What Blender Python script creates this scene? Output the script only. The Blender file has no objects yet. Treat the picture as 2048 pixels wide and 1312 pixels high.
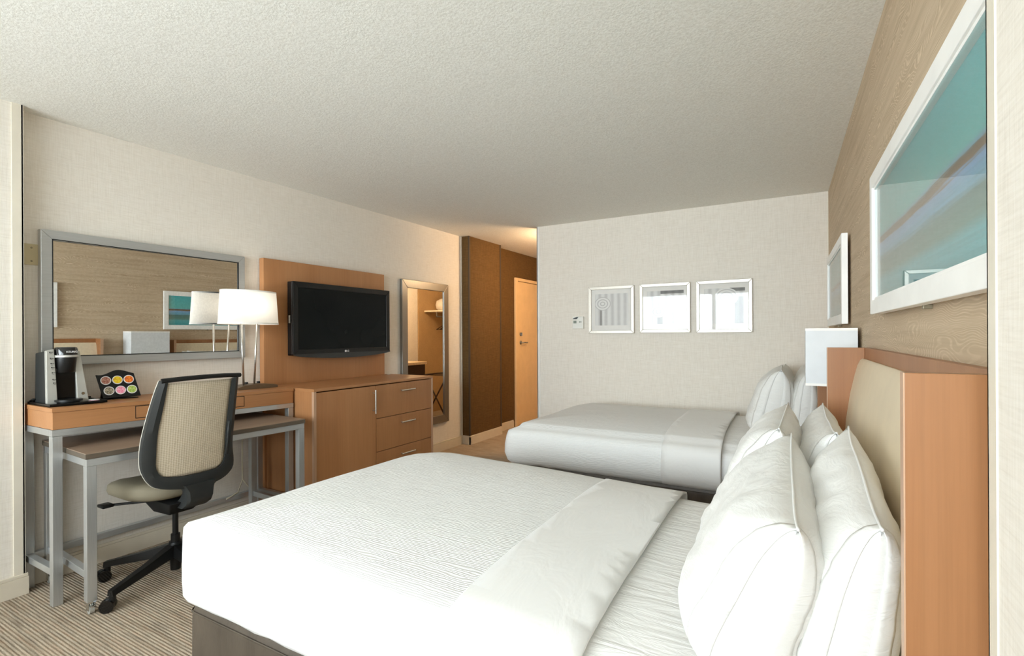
import bpy, bmesh, math, random
from mathutils import Vector, Matrix, noise
S = bpy.context.scene
COL = S.collection
PI = math.pi
random.seed(7)

# ------------------------------------------------------------------ camera, world, light, exposure
TH, ROLL = math.radians(29.66), math.radians(0.3)
cd = bpy.data.cameras.new('camera'); cam = bpy.data.objects.new('camera', cd); COL.objects.link(cam)
cd.sensor_fit = 'HORIZONTAL'; cd.sensor_width = 36.0; cd.lens = 36.0 * 1011.0 / 2048.0
cd.shift_y = 14.0 / 2048.0; cd.clip_start = 0.02; cd.clip_end = 100
cam.matrix_world = (Matrix.Translation((0, 0, 1.30)) @ Matrix.Rotation(TH, 4, 'Z') @ Matrix.Rotation(PI / 2, 4, 'X') @ Matrix.Rotation(-ROLL, 4, 'Z'))
S.camera = cam

S.view_settings.view_transform = 'Standard'
S.view_settings.look = 'None'
S.view_settings.gamma = 1.0
S.view_settings.use_curve_mapping = False
S.view_settings.exposure = 0.76
S.cycles.max_bounces = 16; S.cycles.diffuse_bounces = 14; S.cycles.glossy_bounces = 5
S.cycles.transparent_max_bounces = 12; S.cycles.use_denoising = True
S.cycles.sample_clamp_indirect = 6.0
S.cycles.caustics_reflective = False; S.cycles.caustics_refractive = False

W = bpy.data.worlds.new('world'); S.world = W; W.use_nodes = True
bg = W.node_tree.nodes['Background']; bg.inputs[0].default_value = (0.80, 0.90, 1.0, 1); bg.inputs[1].default_value = 1.1

def area(name, loc, rot, sx, sy, power, color):
    l = bpy.data.lights.new(name, 'AREA'); l.shape = 'RECTANGLE'; l.size = sx; l.size_y = sy
    l.energy = power; l.color = color
    o = bpy.data.objects.new(name, l); COL.objects.link(o); o.location = loc; o.rotation_euler = rot; l.spread = math.radians(104)
    return o
# daylight arriving through the window wall behind the camera (stands outside the glass)
area('window_daylight', (-1.60, -2.12, 1.56), (PI / 2, 0, 0), 3.3, 1.7, 100, (0.87, 0.955, 1.0))

# ------------------------------------------------------------------ materials
MATS = {}
def nt(name, rough=0.6, spec=0.4, metal=0.0, color=(0.8, 0.8, 0.8)):
    m = bpy.data.materials.new(name); m.use_nodes = True; t = m.node_tree
    b = t.nodes['Principled BSDF']
    b.inputs['Base Color'].default_value = (*color, 1); b.inputs['Roughness'].default_value = rough
    b.inputs['Metallic'].default_value = metal; b.inputs['Specular IOR Level'].default_value = spec
    MATS[name] = m
    return m, t, b
def N(t, typ, **kw):
    n = t.nodes.new(typ)
    for k, v in kw.items(): setattr(n, k, v)
    return n
def coords(t, scale=(1, 1, 1), rot=(0, 0, 0), loc=(0, 0, 0)):
    tc = N(t, 'ShaderNodeTexCoord'); mp = N(t, 'ShaderNodeMapping')
    mp.inputs['Scale'].default_value = scale; mp.inputs['Rotation'].default_value = rot; mp.inputs['Location'].default_value = loc
    t.links.new(tc.outputs['Object'], mp.inputs[0]); return mp.outputs[0]
def noise_tex(t, vec, scale=1.0, detail=3, rough=0.55, dist=0.0):
    n = N(t, 'ShaderNodeTexNoise'); n.inputs['Scale'].default_value = scale; n.inputs['Detail'].default_value = detail
    n.inputs['Roughness'].default_value = rough; n.inputs['Distortion'].default_value = dist
    t.links.new(vec, n.inputs['Vector']); return n.outputs['Fac']
def ramp(t, fac, stops, interp='LINEAR'):
    r = N(t, 'ShaderNodeValToRGB'); r.color_ramp.interpolation = interp; e = r.color_ramp.elements
    e[1].position = stops[-1][0]; e[1].color = (*stops[-1][1], 1)
    e[0].position = stops[0][0]; e[0].color = (*stops[0][1], 1)
    for p, c in stops[1:-1]:
        q = e.new(p); q.color = (*c, 1)
    t.links.new(fac, r.inputs[0]); return r.outputs[0]
def mixc(t, a, b, fac=0.5, typ='MIX'):
    m = N(t, 'ShaderNodeMix', data_type='RGBA', blend_type=typ)
    for sock, v in ((m.inputs[0], fac), (m.inputs[6], a), (m.inputs[7], b)):
        if hasattr(v, 'links'): t.links.new(v, sock)
        else: sock.default_value = v if isinstance(v, (int, float)) else (*v, 1)
    return m.outputs[2]
def math_n(t, op, a, b=None, clamp=False):
    m = N(t, 'ShaderNodeMath', operation=op, use_clamp=clamp)
    for i, v in enumerate((a, b)):
        if v is None: continue
        if hasattr(v, 'links'): t.links.new(v, m.inputs[i])
        else: m.inputs[i].default_value = v
    return m.outputs[0]
def bump(t, b, h, strength=0.3, dist=0.01):
    n = N(t, 'ShaderNodeBump'); n.inputs['Strength'].default_value = strength; n.inputs['Distance'].default_value = dist
    t.links.new(h, n.inputs['Height']); t.links.new(n.outputs[0], b.inputs['Normal'])
def srgb(r, g, b):
    f = lambda c: (c / 12.92 if c <= 0.04045 else ((c + 0.055) / 1.055) ** 2.4)
    return (f(r / 255), f(g / 255), f(b / 255))
def plain(name, col, rough=0.5, spec=0.4, metal=0.0, var=0.04, scale=8):
    m, t, b = nt(name, rough, spec, metal, col)
    v = noise_tex(t, coords(t), scale, 3)
    lo = tuple(c * (1 - var) for c in col); hi = tuple(min(1, c * (1 + var)) for c in col)
    t.links.new(ramp(t, v, [(0.3, lo), (0.7, hi)]), b.inputs['Base Color'])
    return m

def linen(name, base, thread, dark, contrast=1.0):
    m, t, b = nt(name, 0.85, 0.15)
    h1 = noise_tex(t, coords(t, (13, 13, 210)), 1, 3, 0.6); v1 = noise_tex(t, coords(t, (210, 210, 11)), 1, 3, 0.6)
    c1 = ramp(t, h1, [(0.30, dark), (0.5, base), (0.68, thread)]); c2 = ramp(t, v1, [(0.30, dark), (0.5, base), (0.68, thread)])
    t.links.new(mixc(t, c1, c2, 0.5), b.inputs['Base Color'])
    bump(t, b, math_n(t, 'ADD', h1, v1), 0.12, 0.004)
    return m
linen('wallpaper_linen', srgb(229, 222, 211), srgb(235, 229, 220), srgb(217, 209, 197))
linen('wallpaper_brown', srgb(97, 74, 44), srgb(112, 86, 52), srgb(78, 58, 33))

def wood(name, base, dark, light, axis='z', grain=1.0, rough=0.38):
    m, t, b = nt(name, rough, 0.35)
    sc = {'z': (14, 14, 0.9), 'y': (14, 0.9, 14), 'x': (0.9, 14, 14)}[axis]
    big = noise_tex(t, coords(t, tuple(s * 0.22 for s in sc)), 1, 4, 0.6, 1.2)
    fine = noise_tex(t, coords(t, tuple(s * (9 if s > 2 else 3) for s in sc)), 1, 3, 0.7)
    c = ramp(t, big, [(0.28, dark), (0.5, base), (0.75, light)])
    f = ramp(t, fine, [(0.3, (1 - 0.09 * grain,) * 3), (0.6, (1, 1, 1))])
    t.links.new(mixc(t, c, f, 1.0, 'MULTIPLY'), b.inputs['Base Color'])
    bump(t, b, fine, 0.05, 0.002)
    return m
for ax in 'zyx':
    wood('maple_' + ax, srgb(178, 126, 83), srgb(168, 115, 73), srgb(187, 135, 92), ax)
wood('maple_light', srgb(160, 111, 72), srgb(151, 101, 63), srgb(168, 119, 80), 'z')  # same maple, colour darkened to offset the direct window light on the headboards
wood('maple_edge', srgb(196, 160, 132), srgb(186, 148, 118), srgb(205, 170, 140), 'z')
wood('walnut_laminate', srgb(140, 119, 101), srgb(112, 93, 77), srgb(158, 137, 118), 'y', 1.4)
wood('walnut_edge', srgb(92, 82, 70), srgb(82, 72, 60), srgb(102, 90, 78), 'y', 1.0)

# wood-look wallpaper of the bed wall: horizontal grain with cathedral figures
m, t, b = nt('wallpaper_wood', 0.7, 0.2)
warp = noise_tex(t, coords(t, (1, 1.3, 5.5)), 1.6, 2, 0.45)
tc = N(t, 'ShaderNodeTexCoord'); sx = N(t, 'ShaderNodeSeparateXYZ'); t.links.new(tc.outputs['Object'], sx.inputs[0])
rings = math_n(t, 'ADD', math_n(t, 'MULTIPLY', sx.outputs[2], 150.0), math_n(t, 'MULTIPLY', warp, 34.0))
lines = math_n(t, 'MULTIPLY', math_n(t, 'ADD', math_n(t, 'SINE', math_n(t, 'MULTIPLY', rings, 6.283)), 1.0), 0.5)
streak = noise_tex(t, coords(t, (1, 1.2, 40)), 1, 4, 0.6)
patch = noise_tex(t, coords(t, (1, 1.1, 6)), 1.4, 3, 0.5)
cbase = ramp(t, streak, [(0.25, srgb(176, 155, 128)), (0.5, srgb(192, 171, 144)), (0.75, srgb(203, 183, 157))])
fine2 = noise_tex(t, coords(t, (1, 9, 160)), 1, 2, 0.6)
lam = math_n(t, 'MULTIPLY', ramp(t, lines, [(0.55, (0, 0, 0)), (0.95, (1, 1, 1))]), ramp(t, patch, [(0.32, (0.22,) * 3), (0.58, (0.72,) * 3)]))
lam = math_n(t, 'MULTIPLY', lam, ramp(t, fine2, [(0.35, (0.3,) * 3), (0.6, (1,) * 3)]))
t.links.new(mixc(t, cbase, srgb(228, 209, 182), lam), b.inputs['Base Color'])

# stippled ceiling
m, t, b = nt('ceiling_stipple', 0.9, 0.1, 0, srgb(206, 203, 194))
st = noise_tex(t, coords(t), 105, 3, 0.65)
t.links.new(ramp(t, st, [(0.35, srgb(224, 222, 214)), (0.62, srgb(238, 237, 231))]), b.inputs['Base Color'])
bump(t, b, st, 0.4, 0.005)

# striped loop carpet: ribs run along x
m, t, b = nt('carpet', 0.95, 0.05)
s1 = noise_tex(t, coords(t, (2.2, 80, 1)), 1, 2, 0.6)
s2 = noise_tex(t, coords(t, (5.0, 55, 1), loc=(3, 7, 0)), 1, 2, 0.6)
tuft = noise_tex(t, coords(t, (150, 260, 1)), 1, 2, 0.6)
c1 = ramp(t, s1, [(0.28, srgb(130, 115, 99)), (0.42, srgb(168, 152, 132)), (0.52, srgb(194, 180, 160)), (0.60, srgb(172, 156, 137)), (0.72, srgb(208, 195, 176))])
c2 = ramp(t, s2, [(0.34, srgb(128, 117, 105)), (0.5, srgb(180, 164, 143)), (0.64, srgb(178, 148, 124)), (0.72, srgb(200, 188, 168))])
cc = mixc(t, c1, c2, 0.42)
t.links.new(mixc(t, cc, ramp(t, tuft, [(0.3, (0.72,) * 3), (0.65, (1.08,) * 3)]), 1.0, 'MULTIPLY'), b.inputs['Base Color'])
wv = N(t, 'ShaderNodeTexWave', wave_type='BANDS', bands_direction='Y'); wv.inputs['Scale'].default_value = 24; wv.inputs['Distortion'].default_value = 0.6
t.links.new(coords(t), wv.inputs['Vector'])
bump(t, b, math_n(t, 'ADD', math_n(t, 'MULTIPLY', wv.outputs['Fac'], 0.7), tuft), 0.6, 0.006)

plain('trim_cream', srgb(222, 214, 198), 0.45, 0.35)
plain('baseboard_cream', srgb(214, 204, 186), 0.4, 0.35)
plain('trim_white', srgb(232, 229, 222), 0.4)
plain('bronze_trim_and_shade', srgb(70, 58, 44), 0.6)
plain('door_paint', srgb(226, 196, 150), 0.45)
plain('plate_beige', srgb(196, 182, 146), 0.5)
plain('white_frame', srgb(248, 247, 244), 0.4)
plain('mat_board', srgb(232, 229, 224), 0.8, 0.1)
plain('shade_white', srgb(247, 245, 240), 0.8, 0.1)
m = plain('lamp_shade_fabric', srgb(247, 245, 240), 0.8, 0.1); t = m.node_tree; b = t.nodes['Principled BSDF']
tl = N(t, 'ShaderNodeBsdfTranslucent'); tl.inputs[0].default_value = (0.95, 0.93, 0.88, 1); mx = N(t, 'ShaderNodeMixShader'); mx.inputs[0].default_value = 0.45
t.links.new(b.outputs[0], mx.inputs[1]); t.links.new(tl.outputs[0], mx.inputs[2]); t.links.new(mx.outputs[0], t.nodes['Material Output'].inputs[0])
plain('sconce_white', srgb(222, 225, 227), 0.55, 0.2)
plain('cream_vinyl', srgb(224, 208, 180), 0.5, 0.35)
plain('black_plastic', srgb(17, 17, 17), 0.35, 0.35)
plain('black_matte', srgb(18, 18, 18), 0.6, 0.3)
plain('charcoal_plastic', srgb(42, 44, 44), 0.45, 0.45)
plain('black_gloss', srgb(8, 8, 9), 0.12, 0.6)
plain('chair_fabric', srgb(122, 114, 96), 0.75, 0.2)
plain('light_piping', srgb(205, 200, 186), 0.6)
plain('bronze_base', srgb(118, 100, 80), 0.4, 0.4, 0.6)
plain('silver_plastic', srgb(192, 191, 184), 0.35, 0.5, 0.35)
plain('icon_grey', srgb(60, 60, 60), 0.6)
plain('white_lettering', srgb(235, 235, 235), 0.5)
plain('thermostat_white', srgb(228, 227, 220), 0.45)
plain('lcd_grey', srgb(120, 128, 118), 0.3)
plain('screw_metal', srgb(150, 140, 118), 0.4, 0.5, 0.7)
plain('cord_beige', srgb(196, 184, 160), 0.6)
plain('packet_pink', srgb(236, 176, 196), 0.6)
plain('packet_white', srgb(232, 232, 230), 0.6)
plain('closet_tan', srgb(188, 160, 120), 0.8, 0.1)
plain('counter_stone', srgb(226, 208, 178), 0.3, 0.5, 0, 0.12, 60)
plain('counter_dark', srgb(62, 46, 32), 0.5)
plain('rim_white', srgb(228, 226, 224), 0.5)
for nme, cA, cB in (('brown', (146, 78, 60), (196, 150, 130)), ('yellow', (238, 214, 40), (214, 150, 30)), ('orange', (240, 140, 30), (190, 70, 40)), ('olive', (98, 92, 76), (190, 176, 150)), ('pink', (232, 120, 150), (244, 186, 200)), ('green', (134, 166, 62), (196, 206, 120))):
    m, t, b = nt('pod_' + nme, 0.4, 0.4)
    v = noise_tex(t, coords(t), 170, 2, 0.6)
    t.links.new(ramp(t, v, [(0.42, srgb(*cA)), (0.6, srgb(*cB))]), b.inputs['Base Color'])

def metal(name, col, rough, axis=None, met=1.0):
    m, t, b = nt(name, rough, 0.5, met, col)
    v = noise_tex(t, coords(t, {'y': (60, 2, 60), 'z': (60, 60, 2), None: (20, 20, 20)}[axis]), 4, 2)
    t.links.new(ramp(t, v, [(0.3, tuple(c * 0.9 for c in col)), (0.7, col)]), b.inputs['Base Color'])
    return m
metal('brushed_steel', srgb(200, 202, 202), 0.30, 'y', 0.7)
metal('leg_steel', srgb(198, 200, 200), 0.30, 'z', 0.7)
metal('chrome', srgb(215, 216, 214), 0.12)
metal('lamp_metal', srgb(214, 212, 206), 0.3)
metal('mirror_frame_metal', srgb(192, 193, 192), 0.38, 'y', 0.6)
metal('bronze_frame_metal', srgb(150, 147, 141), 0.32, 'z', 0.85)
metal('silver_frame', srgb(222, 216, 205), 0.4, None, 0.5)
metal('mirror_glass', (0.90, 0.90, 0.88), 0.0)

# pane of glass: clear with a fresnel reflection
m = bpy.data.materials.new('glass_pane'); m.use_nodes = True; t = m.node_tree; t.nodes.clear(); MATS['glass_pane'] = m
o_ = N(t, 'ShaderNodeOutputMaterial'); mx = N(t, 'ShaderNodeMixShader'); tr = N(t, 'ShaderNodeBsdfTransparent'); gl = N(t, 'ShaderNodeBsdfGlossy')
gl.inputs['Roughness'].default_value = 0.0; fr = N(t, 'ShaderNodeFresnel'); geo_ = N(t, 'ShaderNodeNewGeometry')
t.links.new(math_n(t, 'ADD', 1.5, math_n(t, 'MULTIPLY', geo_.outputs['Backfacing'], 1 / 1.5 - 1.5)), fr.inputs[0])
t.links.new(fr.outputs[0], mx.inputs[0]); t.links.new(tr.outputs[0], mx.inputs[1]); t.links.new(gl.outputs[0], mx.inputs[2]); t.links.new(mx.outputs[0], o_.inputs[0])

m = MATS['glass_pane'].copy(); m.name = 'picture_glass'; MATS['picture_glass'] = m; t = m.node_tree     # low-reflection glass of the small prints
fr = [n for n in t.nodes if n.type == 'FRESNEL'][0]; mx = [n for n in t.nodes if n.type == 'MIX_SHADER'][0]
t.links.new(math_n(t, 'MULTIPLY', fr.outputs[0], 0.55), mx.inputs[0])

# sheer curtain
m = bpy.data.materials.new('sheer_fabric'); m.use_nodes = True; t = m.node_tree; t.nodes.clear(); MATS['sheer_fabric'] = m
o_ = N(t, 'ShaderNodeOutputMaterial'); mx = N(t, 'ShaderNodeMixShader'); tr = N(t, 'ShaderNodeBsdfTransparent'); tl = N(t, 'ShaderNodeBsdfTranslucent')
tl.inputs[0].default_value = (0.92, 0.93, 0.93, 1); mx.inputs[0].default_value = 0.4
tr.inputs[0].default_value = (0.97, 0.98, 0.98, 1)
wn = noise_tex(t, coords(t, (30, 30, 0.4)), 1, 2)
t.links.new(ramp(t, wn, [(0.35, (0.28,) * 3), (0.65, (0.5,) * 3)]), mx.inputs[0])
t.links.new(tr.outputs[0], mx.inputs[1]); t.links.new(tl.outputs[0], mx.inputs[2]); t.links.new(mx.outputs[0], o_.inputs[0])

def cloth(name, col, rough, kind):
    m, t, b = nt(name, rough, 0.15, 0, col)
    b.inputs['Sheen Weight'].default_value = 0.15
    if kind == 'rib':      # matelasse ripples across the bed, lines along x
        d = noise_tex(t, coords(t, (7, 30, 30)), 1, 3, 0.6)
        tc = N(t, 'ShaderNodeTexCoord'); sp = N(t, 'ShaderNodeSeparateXYZ'); t.links.new(tc.outputs['Object'], sp.inputs[0])
        ph = math_n(t, 'ADD', math_n(t, 'MULTIPLY', math_n(t, 'ADD', sp.outputs[1], math_n(t, 'MULTIPLY', sp.outputs[2], 1.0)), 700.0), math_n(t, 'MULTIPLY', d, 22.0))
        w = math_n(t, 'SINE', ph)
        bump(t, b, math_n(t, 'ADD', w, math_n(t, 'MULTIPLY', d, 2.5)), 0.28, 0.0022)
    elif kind == 'smooth':
        d = noise_tex(t, coords(t, (5, 2.2, 5)), 1.6, 4, 0.55, 0.8)
        bump(t, b, d, 0.25, 0.02)
    elif kind == 'wrinkle':
        d = noise_tex(t, coords(t, (3.5, 19, 9)), 1.3, 4, 0.6, 0.9)
        bump(t, b, d, 0.45, 0.018)
    elif kind == 'pillow':
        d = noise_tex(t, coords(t, (9, 7, 22)), 1.1, 4, 0.58, 1.3)
        bump(t, b, d, 0.32, 0.016)
    return m
WHT = srgb(226, 226, 224)
cloth('coverlet_white', WHT, 0.85, 'rib'); cloth('band_white', srgb(227, 226, 223), 0.75, 'smooth')
cloth('sheet_white', srgb(232, 231, 228), 0.7, 'wrinkle'); cloth('pillow_white', srgb(224, 223, 219), 0.7, 'pillow')
m, t, b = nt('brown_leather', 0.42, 0.4)
d = noise_tex(t, coords(t, (6, 6, 2)), 1.5, 4, 0.6, 0.6)
t.links.new(ramp(t, d, [(0.3, srgb(64, 56, 48)), (0.7, srgb(82, 73, 63))]), b.inputs['Base Color'])
bump(t, b, d, 0.3, 0.012)

# woven chair mesh
m, t, b = nt('mesh_fabric', 0.8, 0.15)
tc = N(t, 'ShaderNodeTexCoord'); sp = N(t, 'ShaderNodeSeparateXYZ'); t.links.new(tc.outputs['Object'], sp.inputs[0])
wx = math_n(t, 'SINE', math_n(t, 'MULTIPLY', sp.outputs[1], 560)); wz = math_n(t, 'SINE', math_n(t, 'MULTIPLY', sp.outputs[2], 700))
wv = math_n(t, 'MULTIPLY', math_n(t, 'ADD', math_n(t, 'ADD', wx, wz), 2.0), 0.25)
t.links.new(ramp(t, wv, [(0.1, srgb(176, 162, 140)), (0.5, srgb(196, 182, 159)), (0.9, srgb(208, 195, 174))]), b.inputs['Base Color'])
bump(t, b, wv, 0.3, 0.003)

# abstract shoreline print (local: y across 0..1.13, z up 0..0.5)
m, t, b = nt('seascape_print', 0.5, 0.2)
tc = N(t, 'ShaderNodeTexCoord'); sp = N(t, 'ShaderNodeSeparateXYZ'); t.links.new(tc.outputs['Object'], sp.inputs[0])
st1 = noise_tex(t, coords(t, (1, 1.6, 90)), 1, 4, 0.65); st0 = noise_tex(t, coords(t, (1, 1.5, 3)), 1.3, 3)
zz = math_n(t, 'ADD', sp.outputs[2], math_n(t, 'MULTIPLY', math_n(t, 'SUBTRACT', st1, 0.5), 0.035))
zz = math_n(t, 'ADD', zz, math_n(t, 'MULTIPLY', math_n(t, 'SUBTRACT', st0, 0.5), 0.02))
zn = math_n(t, 'MULTIPLY', zz, 2.0)
sea = ramp(t, zn, [(0.0, srgb(76, 178, 186)), (0.13, srgb(104, 196, 206)), (0.18, srgb(112, 160, 150)), (0.27, srgb(108, 152, 148)), (0.32, srgb(124, 192, 226)), (0.385, srgb(140, 186, 232)), (0.395, srgb(140, 118, 90)), (0.43, srgb(118, 100, 78)), (0.44, srgb(130, 178, 204)), (0.47, srgb(116, 208, 206)), (0.7, srgb(100, 206, 212)), (1.0, srgb(88, 200, 216))])
fl = ramp(t, st1, [(0.35, (0.86,) * 3), (0.6, (1.05,) * 3)])
lowm = ramp(t, zn, [(0.30, (1, 1, 1)), (0.46, (0, 0, 0))])
t.links.new(mixc(t, sea, mixc(t, sea, fl, 1.0, 'MULTIPLY'), lowm), b.inputs['Base Color'])

# grey abstract carved-stone prints (local y unused, x 0..0.33, z 0..0.33)
def stone_print(name, cx, cz, rr, dark_x0, dark_x1, top_dark):
    m, t, b = nt(name, 0.6, 0.2)
    tc = N(t, 'ShaderNodeTexCoord'); sp = N(t, 'ShaderNodeSeparateXYZ'); t.links.new(tc.outputs['Object'], sp.inputs[0])
    X, Z = sp.outputs[0], sp.outputs[2]
    n1 = noise_tex(t, coords(t), 26, 3); dx = math_n(t, 'SUBTRACT', X, cx); dz = math_n(t, 'MULTIPLY', math_n(t, 'SUBTRACT', Z, cz), 1.25)
    r = math_n(t, 'SQRT', math_n(t, 'ADD', math_n(t, 'MULTIPLY', dx, dx), math_n(t, 'MULTIPLY', dz, dz)))
    ring = math_n(t, 'MULTIPLY', math_n(t, 'ADD', math_n(t, 'SINE', math_n(t, 'MULTIPLY', r, 210.0)), 1.0), 0.5)
    cring = ramp(t, ring, [(0.1, srgb(190, 188, 186)), (0.5, srgb(228, 227, 224))])
    flute = math_n(t, 'MULTIPLY', math_n(t, 'ADD', math_n(t, 'SINE', math_n(t, 'MULTIPLY', X, 95.0)), 1.0), 0.5)
    cfl = ramp(t, math_n(t, 'ADD', math_n(t, 'MULTIPLY', flute, 0.6), math_n(t, 'MULTIPLY', n1, 0.4)), [(0.2, srgb(196, 194, 192)), (0.7, srgb(222, 221, 218))])
    dk = math_n(t, 'MULTIPLY', math_n(t, 'GREATER_THAN', X, dark_x0), math_n(t, 'LESS_THAN', X, dark_x1))
    dk = math_n(t, 'MULTIPLY', dk, math_n(t, 'LESS_THAN', Z, cz))
    cfl = mixc(t, cfl, srgb(120, 116, 113), math_n(t, 'MULTIPLY', dk, 0.7))
    td = math_n(t, 'MULTIPLY', math_n(t, 'GREATER_THAN', Z, 0.29), math_n(t, 'GREATER_THAN', X, top_dark))
    cfl = mixc(t, cfl, srgb(84, 82, 82), math_n(t, 'MULTIPLY', td, 0.8))
    inr = math_n(t, 'LESS_THAN', r, rr)
    t.links.new(mixc(t, cfl, cring, inr), b.inputs['Base Color'])
stone_print('stone_print_a', 0.08, 0.22, 0.085, 0.05, 0.075, 0.9)
stone_print('stone_print_b', 0.11, 0.12, 0.07, 0.10, 0.15, 0.13)
stone_print('stone_print_c', 0.19, 0.24, 0.10, 0.26, 0.33, 0.22)

# television screen
m, t, b = nt('screen_glass', 0.2, 0.14, 0, (0.004, 0.006, 0.006))
v = noise_tex(t, coords(t), 3, 2)
t.links.new(ramp(t, v, [(0.3, (0.003, 0.004, 0.004)), (0.7, (0.005, 0.007, 0.007))]), b.inputs['Base Color'])
# ceiling lamp glass
m, t, b = nt('lamp_glass', 0.5); b.inputs['Emission Color'].default_value = (1.0, 0.62, 0.28, 1); b.inputs['Emission Strength'].default_value = 6.0

# ------------------------------------------------------------------ mesh helpers
class MB:
    def __init__(s): s.bm = bmesh.new()
    def box(s, x0, x1, y0, y1, z0, z1, bev=0.0, seg=2):
        r = bmesh.ops.create_cube(s.bm, size=1.0); vs = r['verts']
        for v in vs:
            v.co = Vector(((x0 + x1) / 2 + v.co.x * (x1 - x0), (y0 + y1) / 2 + v.co.y * (y1 - y0), (z0 + z1) / 2 + v.co.z * (z1 - z0)))
        if bev:
            es = list({e for v in vs for e in v.link_edges})
            bmesh.ops.bevel(s.bm, geom=es, offset=bev, segments=seg, affect='EDGES', profile=0.5)
        return s
    def hexa(s, bot, top, bev=0.0):
        vb = [s.bm.verts.new(p) for p in bot]; vt = [s.bm.verts.new(p) for p in top]
        n = len(vb); fs = [s.bm.faces.new(vb[::-1]), s.bm.faces.new(vt)]
        for i in range(n): fs.append(s.bm.faces.new((vb[i], vb[(i + 1) % n], vt[(i + 1) % n], vt[i])))
        if bev:
            es = list({e for f in fs for e in f.edges})
            bmesh.ops.bevel(s.bm, geom=es, offset=bev, segments=2, affect='EDGES', profile=0.5)
        return s
    def cyl(s, p0, p1, r0, r1=None, n=20, caps=True):
        r1 = r0 if r1 is None else r1
        p0, p1 = Vector(p0), Vector(p1); d = (p1 - p0).normalized()
        a = d.orthogonal().normalized(); b_ = d.cross(a)
        A = [s.bm.verts.new(p0 + (a * math.cos(2 * PI * i / n) + b_ * math.sin(2 * PI * i / n)) * r0) for i in range(n)]
        B = [s.bm.verts.new(p1 + (a * math.cos(2 * PI * i / n) + b_ * math.sin(2 * PI * i / n)) * r1) for i in range(n)]
        for i in range(n): s.bm.faces.new((A[i], A[(i + 1) % n], B[(i + 1) % n], B[i]))
        if caps: s.bm.faces.new(A[::-1]); s.bm.faces.new(B)
        return s
    def tube(s, pts, r, n=8):
        pts = [Vector(p) for p in pts]; rings = []
        for i, p in enumerate(pts):
            d = (pts[min(i + 1, len(pts) - 1)] - pts[max(i - 1, 0)]).normalized()
            a = d.cross(Vector((0.31, 0.17, 0.93))).normalized(); b_ = d.cross(a)
            rings.append([s.bm.verts.new(p + (a * math.cos(2 * PI * k / n) + b_ * math.sin(2 * PI * k / n)) * r) for k in range(n)])
        for A, B in zip(rings, rings[1:]):
            for k in range(n): s.bm.faces.new((A[k], A[(k + 1) % n], B[(k + 1) % n], B[k]))
        s.bm.faces.new(rings[0][::-1]); s.bm.faces.new(rings[-1]); return s
    def loft(s, rings, cap0=True, cap1=True):
        R = [[s.bm.verts.new(p) for p in ring] for ring in rings]; n = len(R[0])
        for A, B in zip(R, R[1:]):
            for k in range(n): s.bm.faces.new((A[k], A[(k + 1) % n], B[(k + 1) % n], B[k]))
        if cap0: s.bm.faces.new(R[0][::-1])
        if cap1: s.bm.faces.new(R[-1])
        return s
    def prism(s, pts, axis, a0, a1, bev=0.0):
        # polygon given in the two other axes, extruded along axis
        def P(p, a):
            return {'x': (a, p[0], p[1]), 'y': (p[0], a, p[1]), 'z': (p[0], p[1], a)}[axis]
        return s.hexa([P(p, a0) for p in pts], [P(p, a1) for p in pts], bev)
    def frame_x(s, x0, x1, y0, y1, z0, z1, w, bev=0.002):
        # rectangular ring in the y-z plane with mitred corners
        o = [(y0, z0), (y1, z0), (y1, z1), (y0, z1)]; i = [(y0 + w, z0 + w), (y1 - w, z0 + w), (y1 - w, z1 - w), (y0 + w, z1 - w)]
        for k in range(4):
            a, b_, c, d = o[k], o[(k + 1) % 4], i[(k + 1) % 4], i[k]
            s.hexa([(x0, *p) for p in (a, b_, c, d)], [(x1, *p) for p in (a, b_, c, d)], bev)
        return s
    def frame_y(s, y0, y1, x0, x1, z0, z1, w, bev=0.002):
        o = [(x0, z0), (x1, z0), (x1, z1), (x0, z1)]; i = [(x0 + w, z0 + w), (x1 - w, z0 + w), (x1 - w, z1 - w), (x0 + w, z1 - w)]
        for k in range(4):
            q = (o[k], o[(k + 1) % 4], i[(k + 1) % 4], i[k])
            s.hexa([(p[0], y0, p[1]) for p in q], [(p[0], y1, p[1]) for p in q], bev)
        return s

def link(name, bm, mat, parent=None, smooth=False, origin=(0, 0, 0)):
    bmesh.ops.recalc_face_normals(bm, faces=bm.faces)
    if smooth:
        for f in bm.faces: f.smooth = True
        if smooth == 'auto':
            for e in bm.edges:
                if len(e.link_faces) == 2 and e.calc_face_angle(0) > 0.6: e.smooth = False
    me = bpy.data.meshes.new(name); 
    if origin != (0, 0, 0): bmesh.ops.translate(bm, vec=-Vector(origin), verts=bm.verts)
    bm.to_mesh(me); bm.free(); me.materials.append(MATS[mat])
    o = bpy.data.objects.new(name, me); COL.objects.link(o)
    if parent is not None: o.parent = parent
    return o
def struct(name, mb, mat, smooth=False, parent=None):
    o = link(name, mb.bm, mat, parent, smooth)
    if parent is None: o['kind'] = 'structure'
    return o
def thing(name, label, cat, loc=(0, 0, 0), rz=0.0, group=None):
    o = bpy.data.objects.new(name, None); o.empty_display_size = 0.1; COL.objects.link(o)
    o.location = loc; o.rotation_euler = (0, 0, rz); o['label'] = label; o['category'] = cat
    if group: o['group'] = group
    return o
def part(name, mb, mat, th, smooth=False, local=False, label=None):
    """part of a thing; geometry in room coordinates unless local"""
    root = th
    while root.parent is not None: root = root.parent
    org = (0, 0, 0) if local else tuple(root.location)
    o = link(name, mb.bm, mat, th, smooth, org)
    if label: o['label'] = label
    return o
def tag(o, label, cat, group=None):
    o['label'] = label; o['category'] = cat
    if group: o['group'] = group
    return o
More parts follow.
